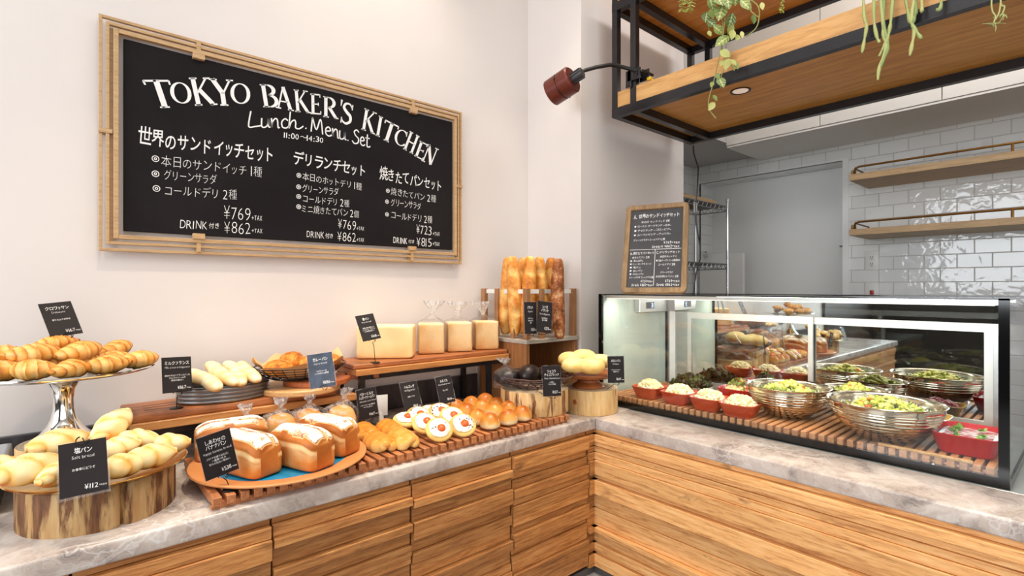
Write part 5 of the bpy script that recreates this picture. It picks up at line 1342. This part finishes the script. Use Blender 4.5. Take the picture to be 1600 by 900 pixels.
bgs = [roll_me('baguette', M['baguette'], s, .365, .031, 0, 0, .40, .22, 1.0, True) for s in (1.2, 4.8, 8.1)]
rye = roll_me('seeded_baguette', M['rye'], 3.3, .345, .029, 0, 0, .5, .22, 1.0, True)
for k, (px, hd, ytop, lean, lb) in enumerate([(792, 2.33, 403, (.05, .02), 'baguette at the left back of the crate'), (803, 2.26, 404, (-.09, .03), 'baguette at the left front of the crate, leaning right at its foot'), (815, 2.36, 405, (0, 0), 'baguette behind, second from the left in the crate'),
                                     (826, 2.25, 402, (.10, .05), 'front baguette with a long pale cut near its top'), (845, 2.30, 404, (-.02, .0), 'baguette right of the front one with a diagonal cut'), (859, 2.36, 410, (0, 0), 'smooth golden baguette at the back right of the crate')]):
    t_ = at_h(px, ytop, hd); top = t_.z - .003
    put(bgs[k % 3], 'baguette', lb, 'baguette', 'baguettes standing in the crate', (t_.x, t_.y, .882 + .1825), (lean[0] * .4, PI / 2, 3.8 + .25 * (k % 3)), (.95, 1, 1))
p = at_h(873, 408, 2.235)
put(rye, 'seeded_baguette', 'dark seeded baguette at the right end of the crate', 'baguette', 'baguettes standing in the crate', (p.x, p.y, .882 + .172), (.06, PI / 2, 3.9), 1.0)

# ------------------------------------------------------------------ chocolate bread and melon bread stands
L3 = Vector((1.375, 1.450, ZT + .0005))
log('log_stand', 'white-barked log stand on the trivet under the chocolate bread basket', L3, .130, .087, 6, M['bark_b'], amp=.008, flute=.012)
ck_ = Vector((1.378, 1.455, L3.z + .0875))
t = thing('wicker_basket', 'brown twig basket of dark chocolate breads on the log stand', 'basket', ck_)
M['twig'] = plain('dark_twig', srgb(74, 50, 42), 0.6, var=.2)
basket(t, .150, .150, .046, 8, M['twig'], 30, .0024, .006, .42)
chm = [dome_me('chocolate_bread', M['choco'], s, .050, .040, 0, .3, .5, .05, .7, 32, .015) for s in (1.7, 5.5)]
for k, (px, py, hd, yaw, sc, lb) in enumerate([(827, 586, 1.955, .4, (1.05, .85, 1.0), 'dark chocolate bread in the middle of the twig basket'), (862, 588, 2.00, 1.3, (.95, .85, .95), 'dark chocolate bread at the right of the twig basket behind the card'), (842, 590, 2.07, .0, (.9, .8, .8), 'dark chocolate bread at the back of the twig basket')]):
    put(chm[k % 2], 'chocolate_bread', lb, 'chocolate bread', 'chocolate breads in the twig basket', at_h(px, py, hd), (0, 0, yaw), sc)
p = at_h(793, 603, 1.955); 
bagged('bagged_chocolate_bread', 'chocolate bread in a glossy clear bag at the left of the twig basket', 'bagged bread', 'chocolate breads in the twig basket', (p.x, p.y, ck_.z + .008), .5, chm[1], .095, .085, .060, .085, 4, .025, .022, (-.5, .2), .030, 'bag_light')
L4 = Vector((1.63, 1.385, ZC + .0005))
l4 = log('log_stand', 'pale knotty log stand next to the glass case under the melon breads', L4, .110, .096, 8, M['bark_c'], amp=.004)
kp = at_h(897, 634, 2.045) - L4; ka = math.atan2(kp.y, kp.x)
part('knot', MB().lathe([(.0005, .002), (.004, .002), (.006, .0035), (.009, .002), (.011, -.002)], 18, Matrix.Translation((.109 * math.cos(ka), .109 * math.sin(ka), .05)) @ Matrix.Rotation(ka, 4, 'Z') @ Matrix.Rotation(PI / 2, 4, 'Y')), M['redwood'], l4, 'dark knot')
pd = solo('wooden_pedestal_dish', MB().lathe([(.0005, 0), (.062, 0), (.066, .004), (.063, .010), (.052, .016), (.044, .024), (.043, .030), (.050, .036), (.085, .041), (.104, .049), (.110, .057), (.110, .062), (.106, .062), (.098, .056), (.07, .048), (.0005, .046)], 56), M['pedestal'], 'turned reddish wood pedestal dish with melon breads', 'pedestal dish', loc=L4 + Vector((-.012, 0, .0965)))
mlm = [dome_me('melon_bread', M['melon'], s, .050, .034, 0, .12, .5, .04, .75, 32, .015) for s in (2.2, 6.6)]
for k, (px, py, hd, sc, lb) in enumerate([(897, 572, 2.02, 1.0, 'pale melon bread at the front left of the wooden pedestal dish'), (924, 573, 2.02, 1.05, 'pale melon bread at the front centre, with a brown rim'), (890, 562, 2.12, .95, 'pale melon bread at the back left of the pedestal dish'),
                                (912, 560, 2.13, 1.1, 'pale melon bread rising highest on the pedestal dish'), (938, 566, 2.10, .95, 'pale melon bread at the right, partly behind the melon bread card')]):
    put(mlm[k % 2], 'melon_bread', lb, 'melon bread', 'melon breads on the pedestal dish', at_h(px, py, hd), (0, 0, k * 1.1), sc)
# small odds and ends
p = at_z(598, 655, ZT)
solo('white_sign_plate', MB().box((.045, .002, .075), (.868, 1.72, ZT + .045), (.0, 0, -.3), bevel=.0008).span((.860, 1.718, ZC), (.876, 1.724, ZT + .02)).span((.85, 1.715, ZC), (.885, 1.76, ZC + .003)), M['white_plastic'], 'small white plate standing behind the butter roll price card', 'sign plate')
cl2 = MB()
def clothf(u, v):
    q = u * .245; y = 1.62 + .26 * v; w = .0025 * nz(u * 5, v * 5, 2)
    return Vector((-.30 + q, y, .6935 + abs(w))) if q < .196 else Vector((-.1035 + abs(w) * 2, y, .6935 - (q - .196)))
cl2.grid(clothf, 30, 24, cv=False)
solo('white_cloth', cl2, M['cloth'], 'white cloth draped over the dark block at the left end of the counter', 'cloth', smooth=180)
solo('dark_riser_box', MB().span((-.36, 1.60, ZC), (-.11, 1.90, .690), .003, 1), M['riser'], 'dark stone block under the white cloth at the left edge', 'block')

# ------------------------------------------------------------------ the price cards
price_card('croissant', (-.0058, 1.74, 1.0215), (.320, -.506, -.113), .0672, .0944, std('クロワッサン', 'Croissant', ['香りのよさが特徴'], '167'), 'black price card for croissants, on top of the silver stand at the left', base=(-.005, 1.712, .915))
price_card('milk', (.2388, 1.7033, .8578), (.112, -.304, .043), .0715, .0992, std('ミルクフランス', 'Milk cream in baguette', ['歯切れのよいフランスパンに', 'ミルククリームの', '自信の味わい'], '167'), 'black price card for milk baguettes, standing left of the oval tin', base=(.242, 1.735, .7575))
price_card('salt', (.0295, 1.3197, .7468), (-.073, -.339, -.049), .0737, .1021, std('塩パン', 'Salt bread', ['お食事にどうぞ'], '112'), 'black price card for salt bread in front of the gold plate', stem=(.035, 1.37, .775), sleeve=True, loop='top')
price_card('banana', (.2662, 1.3337, .7190), (.002, .02, -.205), .0694, .1017, std(['しあわせの', 'バナナパン'], 'Happy banana bread', ['バナナを練り込んだ、', '一度食べたら', '忘れられない味わい'], '538'), 'black price card for banana bread, standing on the left end of the trivet', base=(.292, 1.335, ZT), sleeve=True)
price_card('curry', (.5869, 1.5528, .8515), (-.403, -.225, -.119), .0713, .1019, std('カレーパン', 'Curry bread', ['スパイシーな', 'パンの中には野菜'], '186'), 'black price card for curry bread with a painted bluish reflection in front of the wire basket', stem=(.597, 1.668, .815), sleeve=True, blue=True)
price_card('plain', (.8150, 1.7163, .9607), (-.053, -.445, -.137), .0685, .0972, std('食パン', 'Plain bread', ['国産小麦を使用した', 'しっとりと、もちっと', 'した食感の食パン'], '268'), 'black price card for white bread in front of the long loaf', base=(.845, 1.722, .8322))
price_card('butter', (.7793, 1.6447, .7074), (-.171, -.125, -.110), .0649, .1003, std(['バターミルク', 'シュガークリームパン'], 'Milk butter cream bread', ['バタークリームと練乳を', 'サンドしました'], '167'), 'black price card behind the braided rolls, below the paddle board', base=(.80, 1.652, ZT), sleeve=True)
price_card('hamegg', (.9075, 1.5776, .7263), (-.108, -.427, -.053), .0623, .0992, std('ハムエッグ', 'Ham Egg bread', ['朝食にどうぞ'], '167'), 'black price card for ham and egg buns before the stone upstand', base=(.925, 1.60, ZT), sleeve=True)
price_card('milkbun', (1.0412, 1.5654, .7329), (-.262, -.319, -.103), .0578, .0970, std('みるく丸', 'Round milk bread', ['優しい甘さ'], '149'), 'black price card behind the small round buns', base=(1.055, 1.59, ZT), sleeve=True)
price_card('bag1', (1.4610, 1.5637, .9761), (-.364, -.099, .001), .0537, .1314, std('バゲット', 'Baguette', ['外はカリッと', '中はもちもち', '食感'], '260'), 'left of the two black price cards on the baguette crate', stem=(1.475, 1.6, .905), sleeve=True)
price_card('bag2', (1.4961, 1.5161, .9804), (-.337, -.207, .138), .0660, .1289, std(['レトロ', 'バゲット'], 'Retro Baguette', ['小麦の旨みと', '香りが特徴'], '278'), 'right of the two black price cards on the baguette crate', stem=(1.51, 1.6, .905), sleeve=True)
price_card('choco', (1.2818, 1.2637, .7761), (-.327, -.168, .035), .0694, .1031, std(['ショコラ', 'チョコブレッド'], 'Bitter chocolate bread', ['ほろ苦い', 'チョコの風味'], '157'), 'black price card for chocolate bread in front of the twig basket', stem=(1.30, 1.345, .722), sleeve=True)
price_card('melon', (1.6082, 1.2388, .7858), (-.500, -.105, .018), .0674, .1014, std('メロンパン', 'Melonpan', ['さくさくクッキー', '生地のパン'], '147'), 'black price card for melon bread next to the glass case', stem=(1.615, 1.285, .702), sleeve=True)
# ------------------------------------------------------------------ deli dishes and bowls in the case
def sq_dish(hx, hy, h, n=4.2, base=.74, th=.006, floor=.012, flare=1.0, segs=72):
    def ring(s, z, inset=0.0):
        out = []
        for j in range(segs):
            a = 2 * PI * j / segs; c, q = math.cos(a), math.sin(a)
            out.append(Vector(((hx * s - inset) * math.copysign(abs(c) ** (2 / n), c), (hy * s - inset) * math.copysign(abs(q) ** (2 / n), q), z)))
        return out
    rings = [ring(base * .96, 0), ring(base, .002), ring(base + (1 - base) * .55, h * .55), ring(.985, h * .92), ring(1.0, h * .96), ring(1.0, h), ring(1.0, h + .0008, th * .4), ring(1.0, h - .0006, th), ring(base + (1 - base) * .5, h * .5, th), ring(base, floor, th)]
    mb = MB(); k = len(rings)
    mb.grid(lambda u, v: rings[int(round(u * (k - 1)))][int(round(v * segs)) % segs], k - 1, segs, cap0=True, cap1=True)
    return mb
def bits(mb, n, place, kind, size, seed, mi=0, lean=1.0):
    r = random.Random(seed)
    for _ in range(n):
        p = place(r); s = size * r.uniform(.65, 1.3)
        Rm = Euler((r.uniform(-lean, lean), r.uniform(-lean, lean), r.uniform(0, 6.28))).to_matrix().to_4x4()
        T = Matrix.Translation(p) @ Rm
        if kind == 'cube':
            mb.box((s, s * r.uniform(.7, 1), s * r.uniform(.6, .9)), bevel=s * .15, segs=1, mi=mi, M=T)
        elif kind == 'shred':
            b = r.uniform(-.6, .6)
            mb.grid(lambda u, v: Vector(((u - .5) * s * 2.6, (v - .5) * s * .35, b * s * (1 - (2 * u - 1) ** 2))), 5, 1, cv=False, M=T, mi=mi)
        elif kind == 'leaf':
            b = r.uniform(.2, .7); w = r.uniform(.5, .8)
            mb.grid(lambda u, v: Vector(((u - .5) * s * 2, (v - .5) * s * 2 * w * math.sin(PI * min(max(u, .04), .96)) ** .6, s * (b * (2 * u - 1) ** 2 + .5 * (v - .5) ** 2 + .16 * math.sin(u * 14 + v * 9)))), 7, 5, cv=False, M=T, mi=mi)
        else:
            bm = bmesh.new(); bmesh.ops.create_icosphere(bm, subdivisions=2, radius=s * .5)
            for v in bm.verts: v.co *= 1 + .25 * nz(v.co.x / s * 2, v.co.y / s * 2, v.co.z / s * 2 + seed + _)
            mb.bmesh(bm, T, mi, r.uniform(0, .6)); bm.free()
    return mb
def mound(rx, ry, h, z0, pw=2.0):
    def f(r):
        a = r.uniform(0, 2 * PI); q = math.sqrt(r.random())
        return Vector((rx * q * math.cos(a), ry * q * math.sin(a), z0 + h * (1 - q ** pw) * r.uniform(.8, 1.05)))
    return f
def base_mound(mb, rx, ry, h, z0, seed, mi=0):
    mb.grid(lambda u, v: (Vector((rx * max(u, .002) * math.cos(2 * PI * v), ry * max(u, .002) * math.sin(2 * PI * v), z0 + h * (1 - u ** 2.2) * .92 + .004 * nz(u * 7 * math.cos(2 * PI * v), u * 7 * math.sin(2 * PI * v), seed))), .3), 12, 32, mi=mi, cap0=True)
    return mb
dm = sq_dish(.064, .064, .047).mesh('square_dish', M['redglaze'], 50)
pos = [(1.862, 1.255), (1.857, 1.115), (1.848, .983), (1.838, .860)]
wl = ['leftmost', 'second from left', 'third from left', 'rightmost']
wn = ['next to the melon bread card', 'left of centre', 'right of centre', 'beside the steel bowl']
for k, (x, y) in enumerate(pos):
    put(dm, 'square_dish', 'orange-red square dish of potato salad, %s, %s' % (wl[k], wn[k]), 'dish', 'orange-red square dishes in the case', (x, y, ZD + .0005), (0, 0, .04 * (k - 1)))
    mb = base_mound(MB(), .052, .052, .026, .036, k)
    bits(mb, 230, mound(.051, .051, .030, .039, 3.0), 'blob', .013, 30 + k)
    solo('potato_salad', mb, M['potato'], 'creamy potato salad heaped in the %s square dish' % wl[k], 'potato salad', loc=(x, y, ZD + .0005), kind='stuff', smooth=180)
# leaf platter
p = Vector((2.15, 1.235, ZD + .0005))
solo('oval_platter', oval(MB(), [(-.03, 0), (-.02, .002), (0, .014), (.001, .016), (-.002, .0165), (-.022, .006)], .062, .098), M['white_plastic'], 'low white platter of dark salad leaves at the back left of the case', 'platter', loc=p)
mb = bits(MB(), 110, mound(.055, .088, .045, .012), 'leaf', .020, 5)
solo('leaf_salad', mb, M['greens'], 'dark red and green salad leaves at the back left of the case', 'salad', loc=p, kind='stuff', smooth=180)
# fruit dish
p = Vector((2.135, 1.01, ZD + .0005))
put(sq_dish(.062, .075, .040).mesh('square_dish', M['redglaze2'], 50), 'square_dish', 'red dish of egg salad with tomato and rosemary behind the potato salads', 'dish', 'orange-red square dishes in the case', p)
mb = base_mound(MB(), .046, .058, .026, .022, 3)
bits(mb, 60, mound(.046, .055, .032, .022), 'blob', .015, 51, 0); bits(mb, 12, mound(.04, .045, .034, .03), 'cube', .017, 52, 1); bits(mb, 26, mound(.03, .045, .04, .035), 'leaf', .013, 53, 2)
solo('egg_salad', mb, [M['potato'], M['tomato'], M['fern']], 'egg salad garnished with tomato and herb sprigs in the red dish', 'salad', loc=p, kind='stuff', smooth=180)
# steel bowls
def bowl_mb(R, h):
    pr = [(.0005, .0), (R * .45, .0), (R * .52, .003)]
    for i in range(1, 37):
        k = i / 36; r = R * (.52 + .48 * (math.sin(k * PI / 2) ** .9)) - .002; z = .003 + (h - .008) * k
        if .08 < k < .84: r += .0017 * math.cos(2 * PI * (k - .08) / .095)
        pr.append((r, z))
    pr += [(R + .001, h - .004), (R + .003, h - .001), (R + .001, h + .0006), (R - .003, h - .002)]
    for i in range(36, -1, -3):
        k = i / 36; pr.append((R * (.52 + .48 * (math.sin(k * PI / 2) ** .9)) - .0045, .005 + (h - .008) * k))
    pr.append((.0005, .0055))
    return MB().lathe(pr, 88)
for k, (x, y, R_, hb, lb, sl_) in enumerate([(1.975, .752, .135, .108, 'ribbed steel bowl of avocado salad at the left, beside the potato salad', 'avocado salad in the left steel bowl'),
                                        (1.908, .446, .150, .112, 'largest ribbed steel bowl of avocado salad, front and centre right', 'avocado and cabbage salad in the largest steel bowl'),
                                        (2.150, .590, .100, .098, 'smaller ribbed steel bowl behind and between the two front bowls', 'avocado and purple cabbage salad in the bowl at the back')]):
    put(bowl_mb(R_, hb).mesh('steel_bowl', M['bowlsteel'], 60), 'steel_bowl', lb, 'bowl', 'ribbed steel salad bowls', (x, y, ZD + .0005))
    z0 = hb * .70; q = R_ * .86
    mb = base_mound(MB(), q, q, .016, z0 - .004, k, 1)
    bits(mb, 420, mound(q * .97, q * .97, .020, z0), 'shred', .010, 70 + k, 1)
    bits(mb, 170, mound(q * .9, q * .9, .026, z0 + .003), 'shred', .011, 80 + k, 2)
    bits(mb, 40, mound(q * .8, q * .8, .026, z0 + .004), 'leaf', .012, 84 + k, 2)
    bits(mb, 120, mound(q * .66, q * .66, .034, z0 + .010, 1.4), 'cube', .0165, 90 + k, 0)
    bits(mb, 7, mound(q * .6, q * .6, .034, z0 + .012), 'cube', .013, 95 + k, 3)
    solo('mixed_salad', mb, [M['avocado'], M['slaw'], M['lettuce'], M['tomato']], sl_, 'salad', loc=(x, y, ZD + .0005), kind='stuff', smooth=50)
# yellow dish with beets
p = Vector((2.155, .395, ZD + .0005))
solo('rectangular_dish', sq_dish(.060, .072, .040, 5), M['yellowglaze'], 'mustard yellow dish of beet chunks behind the largest steel bowl', 'dish', loc=p)
mb = base_mound(MB(), .044, .055, .016, .022, 9)
bits(mb, 34, mound(.042, .054, .026, .024), 'cube', .021, 99)
solo('beet_salad', mb, M['beet'], 'pink and red beet chunks in the mustard yellow dish', 'salad', loc=p, kind='stuff')
# red dish of white dessert
p = Vector((1.935, .252, ZD + .0005))
rd = solo('rectangular_dish', sq_dish(.100, .076, .056, 5.5, .80), M['redglaze2'], 'glossy red rectangular dish of white dessert at the right end of the case', 'dish', loc=p)
ds = thing('milk_dessert', 'white creamy dessert with red sauce stripes and mint in the red dish', 'dessert', p + Vector((0, 0, .043)))
mb = MB().grid(lambda u, v: Vector((.088 * max(u, .002) * math.copysign(abs(math.cos(2 * PI * v)) ** .4, math.cos(2 * PI * v)), .064 * max(u, .002) * math.copysign(abs(math.sin(2 * PI * v)) ** .4, math.sin(2 * PI * v)), .001 * nz(u * 4, v * 5, 2))), 8, 56, cap0=True)
part('cream', mb, M['cream'], ds, smooth=180)
mb = MB(); rr_ = random.Random(4)
for i in range(9):
    x = -.072 + .018 * i
    mb.tube([(x + .004 * math.sin(j * 1.4 + i), -.052 + .0105 * j, .0012) for j in range(11)], [.0004 + .0010 * rr_.random() for j in range(11)], 6)
part('sauce_stripes', mb, M['sauce'], ds, 'red sauce stripes', smooth=180)
for q in ((-.05, .02), (-.02, -.03), (.03, .03), (.05, -.02), (.0, .035), (.06, .03), (-.06, -.03)):
    part('mint_sprig', bits(MB(), 4, lambda r, q=q: Vector((q[0] + r.uniform(-.004, .004), q[1] + r.uniform(-.004, .004), .0055)), 'leaf', .0085, int(q[0] * 1000) + 7, 0, .5), M['mint'], ds, smooth=180)
solo('wooden_tongs', MB().box((.012, .21, .008), (1.792, .33, ZD + .0045), (0, 0, -.05), bevel=.002), M['cutting'], 'pale wooden serving stick lying before the largest steel bowl', 'serving stick')

# ------------------------------------------------------------------ plants hanging from the upper tier
XP = 1.885
ZS = HZ + .488 + .0525
def planter(name, lb, py0, y, r=.06, h=.09):
    t = thing(name, lb, 'plant', (2.02, y, ZS), group='trailing plants on the hanging shelf')
    part('planter', MB().lathe([(.0005, 0), (r * .75, 0), (r, h), (r - .006, h), (r * .72, .01), (.0005, .01)], 28), M['pot'], t)
    return t
def strand(t, pix, y, xo=0.0, jitter=0):
    """points hanging in front of the fascia, then up over the edge into the planter; in the plant's own space"""
    o = Vector((2.02, y, ZS)); pts = [at_x(px, py, XP + xo) for px, py in pix]
    top = pts[0]
    pre = [Vector((2.02, y, ZS + .085)), Vector((1.97, (y + top.y) / 2, ZS + .13)), Vector((1.915, top.y, ZS + .10)), Vector((1.892, top.y, ZS + .02))]
    pts = [p for p in pre] + [p for p in pts if p.z < ZS - .02]
    k = len(pts); out = []
    for i in range(k - 1):
        p0, p1, p2, p3 = pts[max(i - 1, 0)], pts[i], pts[i + 1], pts[min(i + 2, k - 1)]
        for j in range(5):
            u = j / 5
            out.append(.5 * ((2 * p1) + (p2 - p0) * u + (2 * p0 - 5 * p1 + 4 * p2 - p3) * u * u + (3 * p1 - p0 - 3 * p2 + p3) * u ** 3) - o)
    out.append(pts[-1] - o); return out
def leafm(mb, p, L, Wd, ang, r=None, curl=.25, mi=0, tilt=.45, n1=12, n2=8):
    """leaf hanging from p; ang = swing from straight down, blade turned roughly to the room"""
    r = r or random
    nrm = (-FWD + RGT * r.uniform(-tilt, tilt) + UP * r.uniform(-tilt * .4, tilt)).normalized()
    x = (-UP * math.cos(ang) + RGT * math.sin(ang)); x = (x - nrm * x.dot(nrm)).normalized(); y = nrm.cross(x)
    T = Matrix((( x.x, y.x, nrm.x, p.x), (x.y, y.y, nrm.y, p.y), (x.z, y.z, nrm.z, p.z), (0, 0, 0, 1)))
    def fn(u, v):
        w = math.sin(PI * min(max(u, .02), .985)) ** .7 * (1.15 - .4 * u)
        vein = max(.5 + .5 * math.cos(2 * PI * (u * 4.5 - abs(v - .5) * 2.2)), 1.2 - abs(v - .5) * 16) ** 1.5
        return Vector((u * L, (v - .5) * Wd * w, curl * L * (-(u - .4) ** 2 + .8 * (v - .5) ** 2))), min(vein, 1)
    mb.grid(fn, n1, n2, cv=False, M=T, mi=mi)
Z8 = lambda x, y: (1060 + .2112 * x, .2112 * y)
y0 = at_x(1125, 20, XP).y
v1 = planter('trailing_vine', 'leafy variegated vine trailing from the upper tier at the left of the hanging shelf', 0, y0)
sm = MB()
for pix in ([(330, -300), (318, 60), (330, 200), (322, 330), (298, 440), (262, 600), (224, 740), (230, 810), (278, 876)], [(420, -300), (480, -60), (585, 40), (597, 130), (572, 210), (500, 272)], [(370, -300), (345, 150), (320, 340), (350, 470), (318, 560), (312, 650)], [(300, -300), (262, 0), (230, 150), (228, 250)], [(520, -300), (530, 40), (556, 100), (600, 130)]):
    sm.tube(strand(v1, [Z8(*q) for q in pix], y0), .0022, 6)
part('stems', sm, M['stem_vine'], v1, smooth=180)
o1 = Vector((2.02, y0, ZS)); rl_ = random.Random(12)
lv_ = MB()
for x, y, s in [(250, 30, 95), (310, 105, 120), (240, 110, 70), (205, 135, 85), (245, 185, 80), (390, 155, 105), (300, 222, 85), (230, 250, 42), (385, 215, 70), (325, 300, 105), (395, 258, 70), (428, 288, 60), (470, 257, 45), (620, 45, 50), (552, 145, 62), (495, 40, 100), (420, 10, 80), (365, 25, 100), (330, -30, 110), (270, -40, 90), (400, 470, 60), (430, 485, 50), (345, 400, 75), (360, 470, 70), (395, 505, 50), (320, 470, 50), (290, 568, 50), (312, 620, 85), (247, 628, 45), (268, 727, 46), (246, 785, 62), (300, 20, 90), (450, -30, 90), (350, 180, 60)]:
    p = at_x(*Z8(x, y), XP - .006 - rl_.uniform(0, .02)); d = (p - CP).dot(FWD)
    L = s * .2112 / F * d * 1.15; a = rl_.uniform(-1.1, 1.1) if s > 60 else rl_.uniform(-.5, .5)
    leafm(lv_, p - o1 + (UP * math.cos(a) - RGT * math.sin(a)) * L * .5, L, L * (.70 if s > 60 else .62), a, rl_, mi=1 if s >= 78 else 0)
part('leaves', lv_, [M['leaf_vine'], M['leaf_var']], v1, smooth=180)
Zc = lambda x, y: (1330 + .16875 * x, .16875 * y)
y1 = at_x(1390, 20, XP).y
v2 = planter('string_cactus', 'string cactus with flat green strands trailing over the oak fascia', 0, y1)
sm = MB()
for pix in ([(110, -300), (118, 130), (142, 240), (120, 380), (100, 492)], [(215, -300), (210, 150), (235, 330), (264, 396)], [(265, -300), (290, 180), (300, 330), (322, 440), (262, 620), (246, 742)], [(310, -300), (300, 200), (340, 400), (322, 500), (255, 650)], [(400, -300), (372, 130), (355, 270), (330, 370), (258, 522)], [(480, -300), (530, 130), (560, 220), (610, 300), (650, 358)], [(610, -300), (560, 150), (585, 280), (562, 420), (543, 515)], [(640, -300), (655, 60), (645, 105)], [(835, -300), (832, 50), (786, 86)], [(590, -300), (600, 60), (590, 150), (560, 230)]):
    q = strand(v2, [Zc(*a) for a in pix], y1)
    n_ = len(q); sm.tube(q, [.0030 + .0028 * abs(math.sin(i * .55 + pix[0][0])) * (1 if i < n_ - 2 else .5) for i in range(n_)], 6)
part('strands', sm, M['cactus'], v2, smooth=180)
y2 = at_x(1560, 10, XP).y
v3 = planter('air_plant', 'thin wiry hanging plant at the top right corner of the photo', 0, y2, .05)
sm = MB()
for pix in ([(1310, -300), (1300, 60), (1335, 150), (1318, 215)], [(1400, -300), (1385, 20), (1420, 60), (1400, 130)], [(1385, -200), (1380, 60), (1350, 160), (1320, 190)]):
    sm.tube(strand(v3, [Zc(*a) for a in pix], y2), .0022, 5)
o3 = Vector((2.02, y2, ZS)); rr_ = random.Random(3)
for cx, cy, n_ in ((1325, 215, 11), (1402, 130, 10)):
    for i in range(n_):
        a = rr_.uniform(0, 2 * PI); l = rr_.uniform(50, 130) * (1.0 if math.sin(a) > -.3 else .5)
        e = [at_x(*Zc(cx + l * k * math.cos(a) + 12 * math.sin(k * 3 + i), cy + l * k * abs(math.sin(a)) * .9 - 8 * k), XP + .02 * (rr_.random() - .5) * k) - o3 for k in (0, .35, .7, 1.0)]
        sm.tube(e, [.0016, .0013, .001, .0005], 5)
part('wiry_leaves', sm, M['airplant'], v3, smooth=180)
y3 = at_x(1072, 5, XP).y
v4 = planter('fern', 'small green fern peeping over the upper tier at the left end', 0, min(y3, 1.30), .05)
o4 = Vector((2.02, min(y3, 1.30), ZS)); sm = MB(); lv_ = MB()
for pix in ([(20, -300), (30, -40), (24, 75)], [(110, -300), (105, -20), (72, 78)], [(60, -300), (66, -60), (60, 20)]):
    q = strand(v4, [Z8(*a) for a in pix], o4.y); sm.tube(q, .0012, 5)
    for i in range(8, len(q)):
        for s in (-1, 1):
            leafm(lv_, q[i], .020, .005, s * 1.0, rr_, .1, n1=4, n2=2)
part('stems', sm, M['stem_vine'], v4, smooth=180); part('fronds', lv_, M['fern'], v4, smooth=180)
y4 = at_x(1222, 5, XP).y
v5 = planter('bead_vine', 'short sprig of tiny beads hanging between the vine and the cactus', 0, y4, .04)
q = strand(v5, [(1222, -60), (1222, 0), (1221, 20)], y4); sm = MB().tube(q, .001, 5); lv_ = MB()
for i in range(6, len(q)):
    for s in range(3):
        bm = bmesh.new(); bmesh.ops.create_icosphere(bm, subdivisions=1, radius=.0032); lv_.bmesh(bm, Matrix.Translation(q[i] + Vector((.004 * math.cos(s * 2.1 + i), .006 * math.sin(s * 2.1 + i), .004 * s)))); bm.free()
part('stem', sm, M['stem_vine'], v5, smooth=180); part('beads', lv_, M['fern'], v5, smooth=180)
bpy.data.objects.remove(_fo); bpy.data.curves.remove(_fc)
